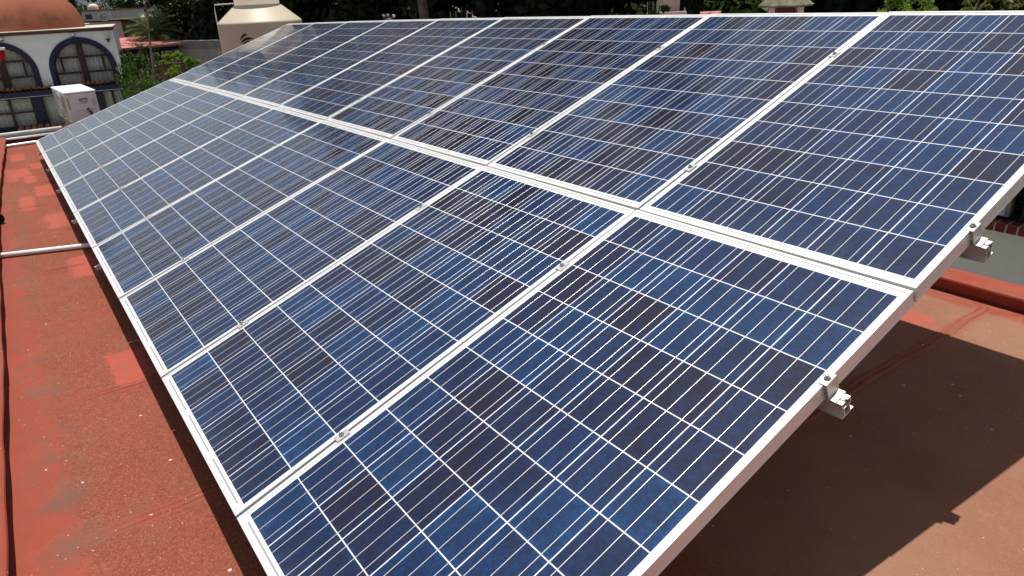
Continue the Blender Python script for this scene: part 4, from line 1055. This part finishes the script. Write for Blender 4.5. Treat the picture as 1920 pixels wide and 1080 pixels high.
mb = MB(); mb.box(wx0 + .001, wx1 - .001, 0.07, 0.12, wz0 - 0.011, wz0 + 0.02); mb.box(wx0 + .001, wx1 - .001, 0.07, 0.12, wz1 - 0.03, wz1)
for xx, w_ in ((0.10, 0.014), (0.55, 0.014), (wx1 - 0.03, 0.014)): mb.box(xx - w_, xx + w_, 0.0, 0.12, wz0 + 0.0205, wz1 - 0.0305)
wf = mb.build("window_frame", M['black'], nb)
mb = MB(); mb.box(-0.03, 0.0, 0.02, 0.12, wz0 + 0.0206, wz1 - 0.031); mb.build("pale_mullion", M['concrete'], wf)
mb = MB(); mb.box(wx0 + .01, -0.031, 0.03, 0.042, wz0 + 0.021, wz1 - 0.031); mb.build("white_pane", M['whitewall'], wf)
for (xa, xb) in ((0.004, 0.083), (0.118, 0.532), (0.568, wx1 - 0.05)):
    mb = MB()
    for i in range(14):
        zz = wz0 + 0.03 + i * 0.054
        mb.hexa([(xa, 0.055, zz), (xb, 0.055, zz), (xb, 0.10, zz + 0.03), (xa, 0.10, zz + 0.03), (xa, 0.055, zz + 0.004), (xb, 0.055, zz + 0.004), (xb, 0.10, zz + 0.034), (xa, 0.10, zz + 0.034)])
    mb.build("louvre", M['darkglass'], wf)
mb = MB(); mb.box(wx0 + .01, wx1 - .01, 0.118, 0.128, wz0 + 0.0215, wz1 - 0.0315); mb.build("dark_interior", M['black'], wf)

pf_ = MB(); pf_.poly([(-9, 3.665, -2.6), (5, 3.665, -2.6), (5, 5.595, -2.6), (-9, 5.595, -2.6)]); tag(pf_.build("bounce_floor", M['palecap']), kind="structure")  # unseen pale floor, added to throw light up the grey wall
# mossy chimney, red tile piece and beige wall behind the top edge
ch = at(1472, 22, 8.8); chm = thing("chimney", "stone chimney with a mossy rounded cap and dark slots behind the array", "chimney", (ch.x, ch.y, 0.931), R(38))
zz = at(1472, 13, 8.8).z - 0.931
mb = MB(); mb.box(-0.2, 0.2, -0.2, 0.2, 0, zz - 0.10)
for (sx, sy) in ((-1, -1), (-1, 1), (1, -1), (1, 1)): mb.box(sx * 0.2 - (0.07 if sx > 0 else 0), sx * 0.2 + (0.07 if sx < 0 else 0), sy * 0.2 - (0.07 if sy > 0 else 0), sy * 0.2 + (0.07 if sy < 0 else 0), zz - 0.0995, zz)
mb.build("stack", M['pinkwall'], chm)
mb = MB(); mb.box(-0.10, 0.10, -0.10, 0.10, zz - 0.0992, zz - 0.001); mb.build("flue", M['sillbrick'], chm)
mb = MB(); n = 12
prof_ = [(0.285, 0.0), (0.29, 0.022), (0.24, 0.07), (0.19, 0.12), (0.13, 0.155), (0.0, 0.165)]
rings = []
rgc = random.Random(3)
for (r_, z_) in prof_:
    rings.append([mb.bm.verts.new((r_ * (1.18 if k % 3 == 0 else 1.0) * math.cos(2 * math.pi * k / n + 0.26) + rgc.uniform(-.008, .008), r_ * (1.18 if k % 3 == 0 else 1.0) * math.sin(2 * math.pi * k / n + 0.26) + rgc.uniform(-.008, .008), zz + 0.001 + z_ + rgc.uniform(0, .006))) for k in range(n)])
for i in range(len(prof_) - 1):
    for k in range(n): mb.bm.faces.new((rings[i][k], rings[i][(k + 1) % n], rings[i + 1][(k + 1) % n], rings[i + 1][k]))
mb.bm.faces.new(rings[0][::-1]); mb.build("cap", M['moss'], chm)
rp = at(1332, 25, 8.4); rdg = thing("ridge_tile", "red clay ridge tile lying behind a panel seam at the top edge", "tile", (rp.x, rp.y, 0.931), R(40))
zr = at(1332, 21, 8.4).z - 0.931
mb = MB(); mb.box(-0.13, 0.13, -0.08, 0.08, 0, zr - 0.045); mb.build("block", M['whitewall'], rdg)
mb = MB()
for i, q in enumerate((-0.06, 0.06)):
    mb.lathe([(0.062, -0.06), (0.066, 0.06)], (0, 0, 0), 14, 0, math.pi)
    mb.bm.verts.ensure_lookup_table()
    for v_ in mb.bm.verts[-30:]: v_.co = Vector((v_.co.z + q, v_.co.x, v_.co.y * 0.7 + zr - 0.044))
rt_ = mb.build("tile", M['salmon'], rdg); rt_.modifiers.new("solid", 'SOLIDIFY').thickness = 0.01
bp = at(1240, 22, 13.0); bz = at(1258, -40, 13.0).z
h6, L6, sg6 = house_box("garden_hut", "beige plastered hut behind the array, partly hidden by leaves", (1243, 22, 13.0), (1274, 22, 13.0), bz, 0.6, M['beige'], "hut")
zl6 = at(1250, 22, 13).z
mb = MB(); y0, y1 = sorted((-sg6 * 0.25, sg6 * -0.001)); mb.box(-0.3, L6 + 0.08, y0, y1, GZ, zl6); mb.build("step", M['pinkwall'], h6)
bush("bush", 1228, 12, 12.2, 0.22, 0.20, 260, 0.12, M['leaf'], "dark drooping leaves in front of the beige hut", cl=10, aspect=0.3, zbase=GZ)

# a tree out of frame on the left: it shows as the dark blotch mirrored in the lower panels
tr2 = thing("tree", "slim dark tree mirrored in the lower left panels", "tree", (-17.0, -1.8, GZ), 0.4)
tr2.scale = (0.28, 0.28, 0.635)
link("crown", KINDS[0][0], [], tr2); link("trunk", KINDS[0][1], [], tr2)
